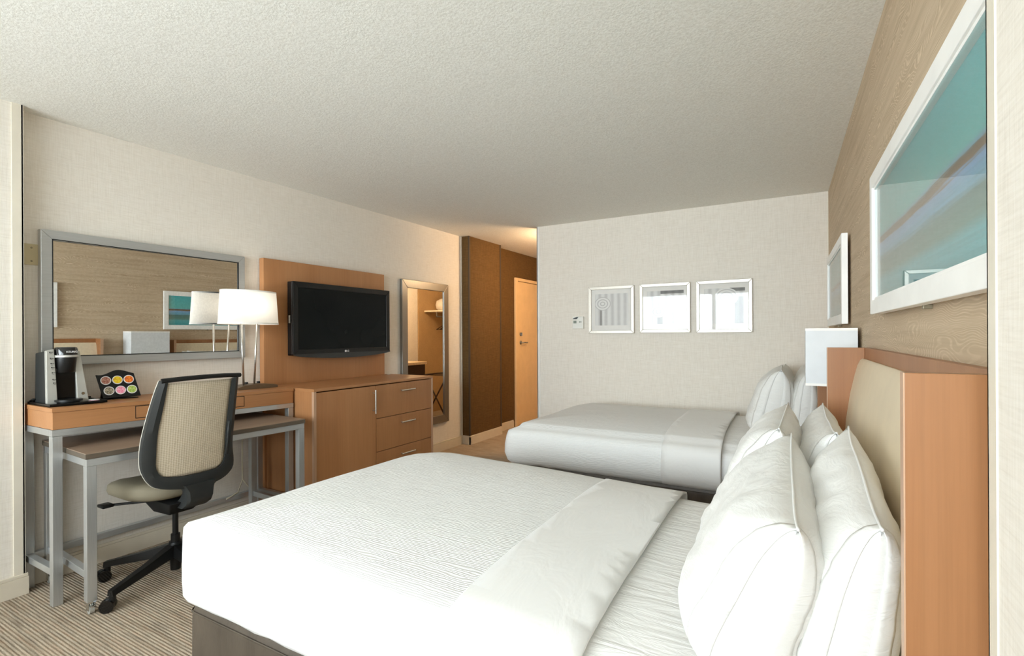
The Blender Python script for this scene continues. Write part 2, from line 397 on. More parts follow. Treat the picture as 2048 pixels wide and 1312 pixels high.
def text_part(name, body, size, mat, parent, loc, rot, ext=0.0005):
    cu = bpy.data.curves.new(name, 'FONT'); cu.body = body; cu.size = size; cu.extrude = ext; cu.align_x = 'CENTER'; cu.align_y = 'CENTER'
    tmp = bpy.data.objects.new('tmp_text', cu); COL.objects.link(tmp)
    me = bpy.data.meshes.new_from_object(tmp.evaluated_get(bpy.context.evaluated_depsgraph_get()))
    bpy.data.objects.remove(tmp); me.materials.clear(); me.materials.append(MATS[mat])
    o = bpy.data.objects.new(name, me); COL.objects.link(o)
    o.parent = parent; o.location = loc; o.rotation_euler = rot; o['kind'] = 'stuff'
    return o

# ------------------------------------------------------------------ room shell
HC, XL, YB = 2.48, -3.52, 4.95
def xr(y): return 0.21 + (4.95 - y) * 0.022        # bed wall, very slightly out of square
YW = -1.75
struct('floor', MB().box(-4.2, 0.7, -2.0, 9.0, -0.06, 0.0), 'carpet')
struct('ceiling', MB().box(-4.2, 0.7, -2.0, 9.0, HC, HC + 0.08), 'ceiling_stipple')
struct('wall_left', MB().box(XL - 0.12, XL, YW, 4.965, 0, HC), 'wallpaper_linen')
struct('wall_left_pier', MB().box(XL, -3.43, YW, 1.0, 0, HC), 'wallpaper_linen')
struct('wall_left_corridor', MB().box(XL - 0.12, XL, 4.965, 9.0, 0, HC), 'wallpaper_brown')
struct('wall_left_pilaster', MB().box(XL, -3.412, 4.968, 5.70, 0, HC), 'wallpaper_brown')
w = MB(); w.hexa([(xr(YW), YW, 0), (0.6, YW, 0), (0.6, 5.07, 0), (xr(5.07), 5.07, 0)], [(xr(YW), YW, HC), (0.6, YW, HC), (0.6, 5.07, HC), (xr(5.07), 5.07, HC)])
struct('wall_right', w, 'wallpaper_wood')
struct('wall_right_pier', MB().box(0.21, 0.42, YW, 0.86, 0, HC), 'wallpaper_linen')
struct('wall_back', MB().box(-2.49, 0.5, YB, YB + 0.12, 0, HC), 'wallpaper_linen')
# corner guards, plus one dark strip drawn as shade
struct('trim_1', MB().box(-3.432, -3.424, 0.962, 1.004, 0.0, HC).box(XL, -3.424, 0.998, 1.006, 0.0, HC), 'trim_cream')
struct('trim_2', MB().box(0.208, 0.214, 0.830, 0.862, 0.0, HC).box(0.208, 0.42, 0.858, 0.862, 0.0, HC), 'trim_cream')
struct('trim_3', MB().box(-2.497, -2.464, YB - 0.006, YB, 0.0, HC).box(-2.499, -2.49, YB - 0.006, YB + 0.04, 0.0, HC), 'trim_white')
struct('trim_4', MB().box(-3.420, -3.404, 4.960, 4.985, 0.10, HC), 'bronze_trim_and_shade')
struct('shadow_strip', MB().box(-3.414, -3.406, 5.675, 5.702, 0.10, HC), 'bronze_trim_and_shade')  # no guard: dark strip stands in for the shadow line at the pilaster's far edge
struct('trim_5', MB().box(-3.524, -3.512, 4.952, 4.966, 0.10, HC), 'trim_cream')
# baseboards
def base(name, x0, x1, y0, y1, mat='baseboard_cream'):
    m_ = MB().box(x0, x1, y0, y1, 0, 0.088); 
    dx, dy = (0.004 if x1 - x0 < y1 - y0 else 0), (0.004 if y1 - y0 < x1 - x0 else 0)
    m_.box(x0 + dx * 0, x1 - dx, y0 + dy, y1 - dy * 0, 0.088, 0.104, 0.003)
    struct(name, m_, mat)
base('baseboard_left', XL, XL + 0.014, 1.004, 4.965)
base('baseboard_left_pier', -3.43, -3.414, YW, 1.016)
base('baseboard_left_pilaster', -3.412, -3.398, 4.954, 5.70)
base('baseboard_left_pilaster_end', XL, -3.398, 4.954, 4.968)
base('baseboard_left_corridor', XL, XL + 0.014, 5.70, 6.20)
base('baseboard_back', -2.49, 0.2, YB - 0.014, YB)
base('baseboard_right', 0.196, 0.21, YW, 0.86)

# window wall behind the camera
ww = MB().box(-3.6, 0.5, YW - 0.12, YW, 0, 0.80).box(-3.6, 0.5, YW - 0.12, YW, 2.22, HC).box(-3.6, -3.35, YW - 0.12, YW, 0.80, 2.22).box(0.12, 0.5, YW - 0.12, YW, 0.80, 2.22)
struct('wall_window', ww, 'wallpaper_linen')
wf = struct('window_1', MB().frame_y(YW - 0.10, YW - 0.04, -3.35, 0.12, 0.80, 2.22, 0.05), 'trim_white')
struct('window_mullion', MB().box(-1.645, -1.585, YW - 0.10, YW - 0.04, 0.85, 2.17), 'trim_white', parent=wf)
for a, b_ in ((-3.30, -1.645), (-1.585, 0.07)):
    struct('pane', MB().box(a, b_, YW - 0.075, YW - 0.069, 0.85, 2.17), 'glass_pane', parent=wf)
def curtain(x0, x1, label):
    m_ = MB(); n = 90; vs = []
    for i in range(n + 1):
        x = x0 + (x1 - x0) * i / n; y = YW + 0.07 + 0.028 * math.sin(i * 1.05) + 0.012 * math.sin(i * 2.3 + 1)
        vs.append((m_.bm.verts.new((x, y, 0.05)), m_.bm.verts.new((x, y * 1.0, 2.26))))
    for A, B in zip(vs, vs[1:]): m_.bm.faces.new((A[0], B[0], B[1], A[1]))
    o = link('sheer_curtain', m_.bm, 'sheer_fabric', None, True); tag(o, label, 'curtain', 'sheer curtains on the window wall')
curtain(-3.36, -1.63, 'white sheer pleated curtain hanging beside the left pier of the window')
curtain(-1.60, 0.14, 'white sheer pleated curtain hanging beside the right pier of the window')

# corridor: far wall, alcove and entry door
struct('wall_corridor_end', MB().box(-3.6, -1.4, 8.2, 8.3, 0, HC), 'wallpaper_linen')
struct('wall_alcove', MB().box(-1.55, -1.43, 5.07, 6.18, 0, HC).box(-1.55, -1.43, 6.46, 8.2, 0, HC), 'closet_tan')
struct('wall_alcove_side', MB().box(-2.49, -1.43, 7.35, 8.2, 0, HC), 'wallpaper_linen')
d1 = struct('door_1', MB().box(XL, XL + 0.018, 6.325, 7.23, 0.01, 2.065, 0.002), 'door_paint')
fr_ = MB().box(XL, XL + 0.03, 6.245, 6.315, 0, 2.115, 0.004).box(XL, XL + 0.03, 7.24, 7.31, 0, 2.115, 0.004).box(XL, XL + 0.03, 6.315, 7.24, 2.072, 2.115, 0.004)
struct('door_frame', fr_, 'door_paint', parent=d1)
h = MB().cyl((XL + 0.018, 6.40, 1.19), (XL + 0.024, 6.40, 1.19), 0.028).cyl((XL + 0.02, 6.40, 1.19), (XL + 0.062, 6.40, 1.19), 0.010).tube([(XL + 0.06, 6.40, 1.19), (XL + 0.066, 6.44, 1.19), (XL + 0.062, 6.53, 1.187)], 0.009)
struct('door_handle', h, 'bronze_frame_metal', True, d1)
struct('deadbolt', MB().cyl((XL + 0.018, 6.395, 1.31), (XL + 0.034, 6.395, 1.31), 0.026, 0.022).box(XL + 0.034, XL + 0.05, 6.39, 6.40, 1.285, 1.335, 0.002), 'bronze_frame_metal', False, d1)
struct('door_2', MB().box(-1.545, -1.50, 6.19, 6.45, 0.01, 2.08, 0.002).box(-1.56, -1.53, 6.12, 6.19, 0, 2.12, 0.003), 'trim_white')

# ceiling light of the corridor, round the corner of the back wall
t_ = thing('ceiling_light', 'round glass ceiling light glowing warm in the corridor', 'ceiling light', (-2.20, 5.42, HC))
part('mounting_ring', MB().cyl((-2.20, 5.42, HC - 0.02), (-2.20, 5.42, HC), 0.17, 0.17, 32), 'lamp_metal', t_, 'auto')
g = MB(); g.loft([[(-2.20 + 0.15 * math.cos(a) * math.cos(k), 5.42 + 0.15 * math.cos(a) * math.sin(k), HC - 0.02 - 0.07 * math.sin(a)) for k in [2 * PI * i / 24 for i in range(24)]] for a in (0, 0.4, 0.8, 1.2, 1.5)])
part('glass_bowl', g, 'lamp_glass', t_, True)
lp = bpy.data.lights.new('corridor_lamp', 'POINT'); lp.energy = 32; lp.color = (1.0, 0.69, 0.40); lp.shadow_soft_size = 0.12
lo = bpy.data.objects.new('corridor_lamp', lp); COL.objects.link(lo); lo.location = (-2.20, 5.42, HC - 0.22)

# ------------------------------------------------------------------ television panel, dresser, desk
t_ = thing('maple_backboard', 'tall maple backboard on the left wall behind the television', 'wall panel', (-3.49, 2.97, 0))
part('board', MB().box(XL + 0.015, -3.455, 2.347, 3.60, 0.0, 1.883, 0.002), 'maple_z', t_)

t_ = thing('television', 'wall-mounted flat television with black screen on the maple panel', 'television', (-3.40, 3.05, 1.15))
body = MB().box(-3.43, -3.372, 2.527, 3.572, 1.150, 1.722, 0.006)
part('housing', body, 'black_plastic', t_)
part('wall_bracket', MB().box(-3.455, -3.43, 2.85, 3.25, 1.25, 1.6), 'black_matte', t_)
part('bezel', MB().frame_x(-3.376, -3.360, 2.527, 3.572, 1.150, 1.722, 0.045, 0.003), 'black_plastic', t_)
part('screen', MB().box(-3.373, -3.366, 2.568, 3.531, 1.192, 1.680), 'screen_glass', t_)
ch = []
for i in range(25):
    y = 2.527 + 1.045 * i / 24; ch.append((y, 1.150 - 0.034 * math.sin(PI * i / 24) ** 0.7))
part('speaker_chin', MB().prism([(y, z) for y, z in ch] + [(3.572, 1.160), (2.527, 1.160)], 'x', -3.42, -3.358), 'black_gloss', t_)
lg = text_part('logo_lettering', 'LG', 0.022, 'white_lettering', t_, (0.0415, 0.012, 0.022), (PI / 2, 0, PI / 2))
part('logo_disc', MB().cyl((-3.360, 3.038, 1.172), (-3.3585, 3.038, 1.172), 0.009, n=20), 'white_lettering', t_)
part('side_switch', MB().box(-3.41, -3.395, 2.522, 2.528, 1.40, 1.46, 0.001), 'silver_plastic', t_)

DZ = 0.93
t_ = thing('dresser', 'maple dresser with one door and three drawers under the television', 'dresser', (-3.19, 3.02, 0))
dx0, dx1, dy0, dy1 = -3.453, -2.93, 2.365, 3.672
part('case', MB().box(dx0, dx1 - 0.022, dy0, dy0 + 0.020, 0.0, DZ - 0.02).box(dx0, dx1 - 0.022, dy1 - 0.02, dy1, 0.0, DZ - 0.02).box(dx0, dx1 - 0.03, dy0 + 0.02, dy1 - 0.02, 0.06, 0.08).box(dx0, dx0 + 0.01, dy0 + 0.02, dy1 - 0.02, 0.06, DZ - 0.02), 'maple_z', t_)
for a, b_ in ((dy0, dy0 + 0.020), (dy1 - 0.02, dy1)): part('front_edge', MB().box(dx1 - 0.022, dx1, a, b_, 0.0, DZ - 0.02), 'maple_edge', t_)
part('top', MB().box(dx0, dx1, dy0, dy1, DZ - 0.020, DZ, 0.001), 'maple_y', t_)
part('plinth', MB().box(dx0, dx1 - 0.06, dy0 + 0.02, dy1 - 0.02, 0.0, 0.06), 'black_matte', t_)
g_ = 0.0025
dr = part('door', MB().box(dx1 - 0.022, dx1 - 0.002, dy0 + 0.022, 2.958 - g_, 0.075, 0.902, 0.001), 'maple_z', t_)
def bar_y(y, z, L, x):
    return MB().cyl((x + 0.03, y - L / 2, z), (x + 0.03, y + L / 2, z), 0.006, n=12).cyl((x, y - L / 2 + 0.025, z), (x + 0.03, y - L / 2 + 0.025, z), 0.0045, n=10).cyl((x, y + L / 2 - 0.025, z), (x + 0.03, y + L / 2 - 0.025, z), 0.0045, n=10)
hz = MB().cyl((dx1 + 0.028, 2.925, 0.685), (dx1 + 0.028, 2.925, 0.872), 0.006, n=12)
for z in (0.71, 0.848): hz.cyl((dx1 - 0.002, 2.925, z), (dx1 + 0.028, 2.925, z), 0.0045, n=10)
part('door_handle', hz, 'lamp_metal', dr, 'auto')
for z0, z1 in ((0.640, 0.902), (0.374, 0.635), (0.075, 0.369)):
    q = part('drawer', MB().box(dx1 - 0.022, dx1 - 0.002, 2.958 + g_, dy1 - 0.022, z0, z1, 0.001), 'maple_z', t_)
    part('drawer_handle', bar_y(3.31, z1 - 0.062, 0.17, dx1 - 0.002), 'lamp_metal', q, 'auto')
part('cable_grommet', MB().cyl((-3.425, 3.64 - 0.03, DZ), (-3.425, 3.61, DZ + 0.004), 0.028, 0.026, 24), 'chrome', t_, 'auto')

# counter desk: a hair out of level as it stands (left end a little higher)
t_ = thing('counter_desk', 'tall narrow maple counter desk on square steel legs against left wall', 'desk', (-3.31, 1.68, 0))
ky0, ky1, kx0, kx1 = 1.016, 2.350, -3.515, -3.125
def ktop(y): return 0.957 - 0.026 * (y - ky0) / (ky1 - ky0)
def slab(x0, x1, y0, y1, off0, off1, bev=0.001):
    return MB().hexa([(x0, y0, ktop(y0) + off0), (x1, y0, ktop(y0) + off0), (x1, y1, ktop(y1) + off0), (x0, y1, ktop(y1) + off0)],
                     [(x0, y0, ktop(y0) + off1), (x1, y0, ktop(y0) + off1), (x1, y1, ktop(y1) + off1), (x0, y1, ktop(y1) + off1)], bev)
part('top', slab(kx0, kx1, ky0, ky1, -0.020, 0.0), 'maple_y', t_)
part('apron', slab(kx0 + 0.002, kx1 - 0.003, ky0 + 0.003, ky1 - 0.003, -0.104, -0.021), 'maple_y', t_)
part('drawer', slab(kx1 - 0.012, kx1 - 0.001, 1.372, 1.982, -0.088, -0.027), 'maple_y', t_)
part('drawer_gap', slab(kx1 - 0.010, kx1 - 0.0025, 1.368, 1.986, -0.092, -0.023, 0), 'black_matte', t_)
part('frame_rail', slab(kx1 - 0.04, kx1 - 0.002, ky0, ky1, -0.136, -0.105), 'brushed_steel', t_)
part('frame_rail', slab(kx0, kx0 + 0.04, ky0, ky1, -0.136, -0.105), 'brushed_steel', t_)
part('side_rail', slab(kx0 + 0.04, kx1 - 0.04, ky0, ky0 + 0.04, -0.136, -0.105), 'brushed_steel', t_)
part('side_rail', slab(kx0 + 0.04, kx1 - 0.04, ky1 - 0.04, ky1, -0.136, -0.105), 'brushed_steel', t_)
for x in (kx0, kx1 - 0.042):
    for y in (ky0 + 0.001, ky1 - 0.041):
        part('leg', MB().box(x, x + 0.040, y, y + 0.040, 0.0, ktop(y + 0.02) - 0.137, 0.002), 'leg_steel', t_)
for y in (ky0 + 0.004, ky1 - 0.036):
    part('low_side_rail', MB().box(kx0 + 0.04, kx1 - 0.042, y, y + 0.032, 0.145, 0.178, 0.002), 'brushed_steel', t_)
part('low_back_rail', MB().box(kx0 + 0.004, kx0 + 0.036, ky0 + 0.041, ky1 - 0.041, 0.143, 0.177, 0.002), 'brushed_steel', t_)
part('cable_grommet', MB().cyl((-3.40, 2.30, ktop(2.3)), (-3.40, 2.30, ktop(2.3) + 0.005), 0.030, 0.027, 24), 'chrome', t_, 'auto')

# rolling table nested under it, turned a few degrees
t_ = thing('rolling_table', 'grey-brown laminate table on steel legs with casters pulled out from under the counter desk', 'table', (-3.15, 1.62, 0), math.radians(-3.2))
tx0, tx1, ty0, ty1, tz = -0.305, 0.295, -0.545, 0.605, 0.757
L = dict(local=True)
part('tabletop', MB().box(tx0, tx1, ty0, ty1, tz - 0.004, tz), 'walnut_laminate', t_, **L)
part('edge_band', MB().box(tx0 - 0.001, tx1 + 0.001, ty0 - 0.001, ty1 + 0.001, tz - 0.027, tz - 0.0035, 0.001), 'walnut_edge', t_, **L)
part('frame_rail', MB().box(tx1 - 0.035, tx1 - 0.003, ty0 + 0.003, ty1 - 0.003, tz - 0.062, tz - 0.027, 0.002), 'brushed_steel', t_, **L)
part('frame_rail', MB().box(tx0 + 0.003, tx0 + 0.035, ty0 + 0.003, ty1 - 0.003, tz - 0.062, tz - 0.027, 0.002), 'brushed_steel', t_, **L)
for y in (ty0 + 0.003, ty1 - 0.035):
    part('side_rail', MB().box(tx0 + 0.035, tx1 - 0.035, y, y + 0.032, tz - 0.062, tz - 0.027, 0.002), 'brushed_steel', t_, **L)
    part('low_side_rail', MB().box(tx0 + 0.043, tx1 - 0.043, y + 0.004, y + 0.034, 0.165, 0.200, 0.002), 'brushed_steel', t_, **L)
for x in (tx0 + 0.003, tx1 - 0.043):
    for y in (ty0 + 0.003, ty1 - 0.043):
        lg_ = part('leg', MB().box(x, x + 0.040, y, y + 0.040, 0.060, tz - 0.062, 0.002), 'leg_steel', t_, **L)
        c = MB().box(x + 0.004, x + 0.036, y + 0.004, y + 0.036, 0.052, 0.060).cyl((x + 0.02, y + 0.02, 0.04), (x + 0.02, y + 0.02, 0.056), 0.009)
        c.box(x + 0.006, x + 0.034, y + 0.006, y + 0.010, 0.018, 0.052, 0.001).box(x + 0.006, x + 0.034, y + 0.030, y + 0.034, 0.018, 0.052, 0.001)
        c.box(x + 0.030, x + 0.052, y + 0.012, y + 0.028, 0.036, 0.042, 0.001)
        part('caster', c, 'chrome', lg_, 'auto', True)
        part('caster_wheel', MB().cyl((x + 0.020, y + 0.011, 0.021), (x + 0.020, y + 0.029, 0.021), 0.021, n=20), 'silver_plastic', lg_, 'auto', True)

# loose power cord hanging at the far end of the desk
o = link('power_cord', MB().tube([(-3.47, 2.20, 0.93), (-3.475, 2.19, 0.70), (-3.47, 2.185, 0.45), (-3.46, 2.18, 0.28), (-3.45, 2.14, 0.20), (-3.44, 2.05, 0.178)], 0.0045)
         .tube([(-3.46, 2.18, 0.28), (-3.45, 2.22, 0.22), (-3.44, 2.27, 0.182)], 0.0045).bm, 'cord_beige', None, True)
tag(o, 'beige power cord hanging down behind the steel legs of the counter desk', 'cord')

# ------------------------------------------------------------------ mirrors, plate, art
t_ = thing('wall_mirror', 'wide rectangular mirror in silver frame above the counter desk', 'mirror', (-3.50, 1.65, 1.15))
part('frame', MB().frame_x(XL + 0.002, -3.478, 1.088, 2.218, 1.148, 1.875, 0.050, 0.003), 'mirror_frame_metal', t_)
gm = MB().box(-0.002, 0.002, -0.517, 0.517, -0.315, 0.315); go = part('mirror_glass', gm, 'mirror_glass', t_, False, True)
go.location = (0.004, 0.003, 0.3615); go.rotation_euler = (0, math.radians(0.35), math.radians(-1.0))
part('inner_bead', MB().frame_x(-3.482, -3.476, 1.135, 2.171, 1.195, 1.828, 0.004, 0), 'black_matte', t_)

t_ = thing('dressing_mirror', 'tall narrow mirror in bronze metal frame between dresser and brown pilaster', 'mirror', (-3.50, 4.28, 0.32))
part('frame', MB().frame_x(XL + 0.002, -3.488, 3.888, 4.664, 0.322, 1.876, 0.085, 0.004), 'bronze_frame_metal', t_)
part('mirror_glass', MB().box(-3.510, -3.500, 3.965, 4.587, 0.40, 1.80), 'mirror_glass', t_)

t_ = thing('cover_plate', 'beige blank cover plate with two screws beside the wide mirror', 'cover plate', (-3.517, 1.06, 1.74))
part('plate', MB().box(XL, -3.513, 1.008, 1.120, 1.683, 1.793, 0.002), 'plate_beige', t_)
for z in (1.773, 1.703): part('screw', MB().cyl((-3.513, 1.062, z), (-3.511, 1.062, z), 0.005, 0.004, 12), 'screw_metal', t_)

def back_art(x0, x1, z0, z1, mat, label):
    yb = YB - 0.002; yf = YB - 0.028
    t = thing('framed_print', label, 'framed print', ((x0 + x1) / 2, yb, z0), 0, 'silver framed prints on the back wall')
    part('frame', MB().frame_y(yf, yb, x0, x1, z0, z1, 0.030, 0.003), 'silver_frame', t)
    part('mat_board', MB().box(x0 + 0.028, x1 - 0.028, yb - 0.012, yb - 0.006, z0 + 0.028, z1 - 0.028), 'mat_board', t)
    w_ = x1 - x0 - 0.13; hh = 0.32
    p = part('print', MB().box(0, w_, -0.001, 0.001, 0, hh), mat, t, False, True)
    p.location = (x0 + 0.07 - (x0 + x1) / 2, -0.0135, 0.082)
    part('glass', MB().box(x0 + 0.029, x1 - 0.029, yb - 0.0185, yb - 0.0165, z0 + 0.029, z1 - 0.029), 'picture_glass', t)
back_art(-1.895, -1.420, 1.310, 1.787, 'stone_print_a', 'silver-framed grey print of a large spiral carving, beside the thermostat')
back_art(-1.364, -0.888, 1.315, 1.788, 'stone_print_b', 'silver-framed pale print hanging between the two other prints')
back_art(-0.836, -0.362, 1.313, 1.789, 'stone_print_c', 'silver-framed grey print with dark right side, nearest the wood-look wall')

t_ = thing('thermostat', 'white thermostat with grey display on the back wall', 'thermostat', (-2.01, YB, 1.36))
part('housing', MB().box(-2.075, -1.952, YB - 0.025, YB, 1.360, 1.490, 0.006), 'thermostat_white', t_)
part('display', MB().box(-2.062, -2.028, YB - 0.0265, YB - 0.024, 1.418, 1.446), 'lcd_grey', t_)
part('sensor_window', MB().prism([(-2.072 + 0.066 * i / 10, 1.462 + (0.024 * math.sin(PI * (i / 10) * 0.5 + 0.2) if i else 0)) for i in range(11)] + [(-2.02, 1.462)], 'y', YB - 0.0268, YB - 0.024), 'black_gloss', t_)
for k in range(2): part('button', MB().box(-1.997 + k * 0.014, -1.988 + k * 0.014, YB - 0.027, YB - 0.0245, 1.425, 1.440, 0.001), 'lcd_grey', t_)

def wall_art(y0, y1, z0, z1, label):
    off, dep, w_ = 0.015, 0.030, 0.050
    ym = (y0 + y1) / 2; ang = math.atan(0.022)      # follows the wall
    t = thing('seascape_picture', label, 'picture', (xr(ym) - off, ym, z0), ang, 'seascape pictures on the wood-look wall')
    h_, d_ = z1 - z0, (y1 - y0) / 2
    P_ = dict(local=True)
    part('frame', MB().frame_x(-dep, 0, -d_, d_, 0, h_, w_, 0.002), 'white_frame', t, **P_)
    part('backing', MB().box(-0.004, 0.0, -d_ + 0.02, d_ - 0.02, 0.02, h_ - 0.02), 'mat_board', t, **P_)
    p = part('print', MB().box(-0.001, 0.001, 0, 2 * (d_ - w_), 0, h_ - 2 * w_), 'seascape_print', t, **P_); p.location = (-0.006, -d_ + w_, w_)
    part('fillet', MB().frame_x(-0.024, -0.005, -d_ + w_ - 0.004, d_ - w_ + 0.004, w_ - 0.004, h_ - w_ + 0.004, 0.012, 0), 'white_frame', t, **P_)
    part('glass', MB().box(-0.0215, -0.0195, -d_ + w_, d_ - w_, w_, h_ - w_), 'glass_pane', t, **P_)
    part('hanging_bracket', MB().box(-0.004, off, -0.008, 0.008, -0.009, 0.002, 0.001), 'screw_metal', t, **P_)
wall_art(0.930, 2.260, 1.368, 1.867, 'large white-framed teal and blue seascape above the near bed')
wall_art(3.320, 4.430, 1.352, 1.852, 'white-framed teal seascape over the far bed, seen edge-on beside the back wall')

# ------------------------------------------------------------------ headboards and sconce
def headboard(y0, y1, top, label):
    t = thing('headboard', label, 'headboard', (xr((y0 + y1) / 2), (y0 + y1) / 2, 0), 0, 'maple headboards on the wood-look wall')
    xw0, xw1 = xr(y0), xr(y1)
    part('back_panel', MB().hexa([(xw0 - 0.022, y0, 0), (xw0 - 0.001, y0, 0), (xw1 - 0.001, y1, 0), (xw1 - 0.022, y1, 0)], [(xw0 - 0.022, y0, top), (xw0 - 0.001, y0, top), (xw1 - 0.001, y1, top), (xw1 - 0.022, y1, top)]), 'maple_light', t)  # maple_light: same maple, colour darkened to offset the direct window light
    for a, b_, xw in ((y0, y0 + 0.028, xw0), (y1 - 0.028, y1, xw1)):
        s_ = part('side_panel', MB().box(xw - 0.156, xw - 0.022, a, b_, 0, top, 0.0008), 'maple_light', t)
        part('edge_band', MB().box(xw - 0.1580, xw - 0.156, a, b_, 0, top), 'maple_edge', s_)
    # upholstered cushion: profile in x-z, thick below, rolled over at the top
    prof = [(-0.022, 0.50), (-0.098, 0.50), (-0.098, 0.80), (-0.090, 0.93), (-0.075, 1.04), (-0.058, top - 0.115), (-0.048, top - 0.075), (-0.038, top - 0.052), (-0.030, top - 0.046), (-0.022, top - 0.047)]
    ys = [y0 + 0.029 + (y1 - y0 - 0.058) * k / 8 for k in range(9)]
    part('cushion', MB().loft([[(xr(y) + px, y, pz) for px, pz in prof] for y in ys]), 'cream_vinyl', t, 'auto')
headboard(0.985, 2.640, 1.238, 'maple box headboard with cream upholstered cushion behind the near bed')
headboard(3.385, 4.930, 1.215, 'maple box headboard behind the far bed, next to the back wall')

t_ = thing('wall_sconce', 'white box-shaped wall lamp between the two headboards', 'wall lamp', (0.15, 3.09, 1.045))
x0, x1, y0, y1, z0, z1 = 0.024, 0.238, 2.885, 3.305, 1.043, 1.325
sh = MB()
for a in ((x0, x0 + 0.003, y0, y1), (x0 + 0.003, x1, y0, y0 + 0.003), (x0 + 0.003, x1, y1 - 0.003, y1), (x1 - 0.003, x1, y0 + 0.003, y1 - 0.003)): sh.box(*a, z0, z1)
part('lamp_shade', sh, 'sconce_white', t_)
for za, zb in ((z0, z0 + 0.012), (z1 - 0.012, z1)):
    tr_ = MB(); tr_.box(x0 - 0.0012, x0, y0 - 0.0012, y1 + 0.0012, za, zb).box(x0, x1, y0 - 0.0012, y0, za, zb).box(x0, x1, y1, y1 + 0.0012, za, zb)
    part('shade_trim', tr_, 'shade_white', t_)
tr_ = None
part('wall_plate', MB().box(xr(3.09) - 0.016, xr(3.09), 3.03, 3.15, 1.09, 1.27, 0.002), 'lamp_metal', t_)
part('bulb_holder', MB().cyl((xr(3.09) - 0.016, 3.09, 1.17), (0.13, 3.09, 1.17), 0.012), 'lamp_metal', t_, 'auto')
part('diffuser', MB().box(x0 + 0.004, x1 - 0.004, y0 + 0.004, y1 - 0.004, z1 - 0.02, z1 - 0.016), 'sconce_white', t_)

# ------------------------------------------------------------------ beds
def rrect(x0, x1, y0, y1, r, n=7, m=26):
    r = max(r, 0.002); pts = []
    cs = [(x1 - r, y1 - r, 0), (x0 + r, y1 - r, PI / 2), (x0 + r, y0 + r, PI), (x1 - r, y0 + r, 1.5 * PI)]
    for i, (cx, cy, a0) in enumerate(cs):
        for k in range(n): a = a0 + (PI / 2) * k / (n - 1); pts.append(Vector((cx + r * math.cos(a), cy + r * math.sin(a))))
        nx, ny, na = cs[(i + 1) % 4]
        p0 = pts[-1]; p1 = Vector((nx + r * math.cos(na), ny + r * math.sin(na)))
        for k in range(1, m): pts.append(p0.lerp(p1, k / m))
    return pts
def bed_shell(x0, x1, y0, y1, zr, crown, off, seed, bulge, zbot=0.335, rcorner=0.05, cut=None, drop=0.0):
    soft = bulge * 0.6
    """rounded, crowned quilt surface; off pushes it outwards; cut=(xa,xb) keeps that length of the bed"""
    mb = MB(); bm = mb.bm
    prof = [(-0.040, zbot - 0.012), (-0.012, zbot - 0.004), (0.001 + bulge * 0.45, zbot + 0.022), (0.002 + bulge, zbot + 0.075), (0.002 + bulge * 0.95, zbot + 0.14), (0.002 + bulge * 0.60, zr - 0.055), (bulge * 0.25, zr - 0.018), (-0.012 - soft, zr - 0.002), (-0.045 - soft, zr + 0.010)] + [(-d, zr + 0.012 + crown * (1 - (1 - min(1, d / 0.6)) ** 2.6)) for d in (0.085, 0.11, 0.14, 0.18, 0.22, 0.27, 0.32, 0.38, 0.44, 0.50, 0.56, 0.62)]
    rings = []
    for o_, z in prof:
        e = o_ + off if z < zr else o_
        ring = []
        rc = max(0.004, rcorner + e * 0.9) if o_ > -0.2 else 0.004
        for p in rrect(x0 - e, x1 + e, y0 - e, y1 + e, rc):
            nz = noise.noise(Vector((p.x * 2.2 + seed, p.y * 2.2, z * 3)))
            nf = noise.noise(Vector((p.x * 9 + seed, p.y * 9, z * 6)))
            hem = 0.006 * noise.noise(Vector((p.x * 16, p.y * 16, seed))) if z < zbot + 0.01 else 0
            ring.append(Vector((p.x + 0.002 * nf, p.y + 0.002 * nf, z + (off if z >= zr - 0.03 else 0) + 0.005 * nz + 0.0015 * nf + hem - drop * min(1.0, max(0.0, (p.x - x0) / 1.55)) * min(1.0, max(0.0, (z - zbot) / 0.2)) - 0.045 * math.exp(-((p.x - x0) ** 2 + (p.y - y1) ** 2) / 0.022) * min(1.0, max(0.0, (z - zbot) / 0.2)))))
        rings.append(ring)
    mb.loft(rings, False, True)
    top = [f for f in bm.faces if len(f.verts) > 8]
    bmesh.ops.triangulate(bm, faces=top)
    if cut:
        for x, nrm in ((cut[0], -1), (cut[1], 1)):
            if x is None: continue
            bmesh.ops.bisect_plane(bm, geom=bm.verts[:] + bm.edges[:] + bm.faces[:], plane_co=(x, (y0 + y1) / 2, 0.5), plane_no=(nrm, 0.02 * nrm, 0), clear_outer=True, clear_inner=False)
    return mb
def solid(o, th):
    md = o.modifiers.new('thickness', 'SOLIDIFY'); md.thickness = th; md.offset = -1
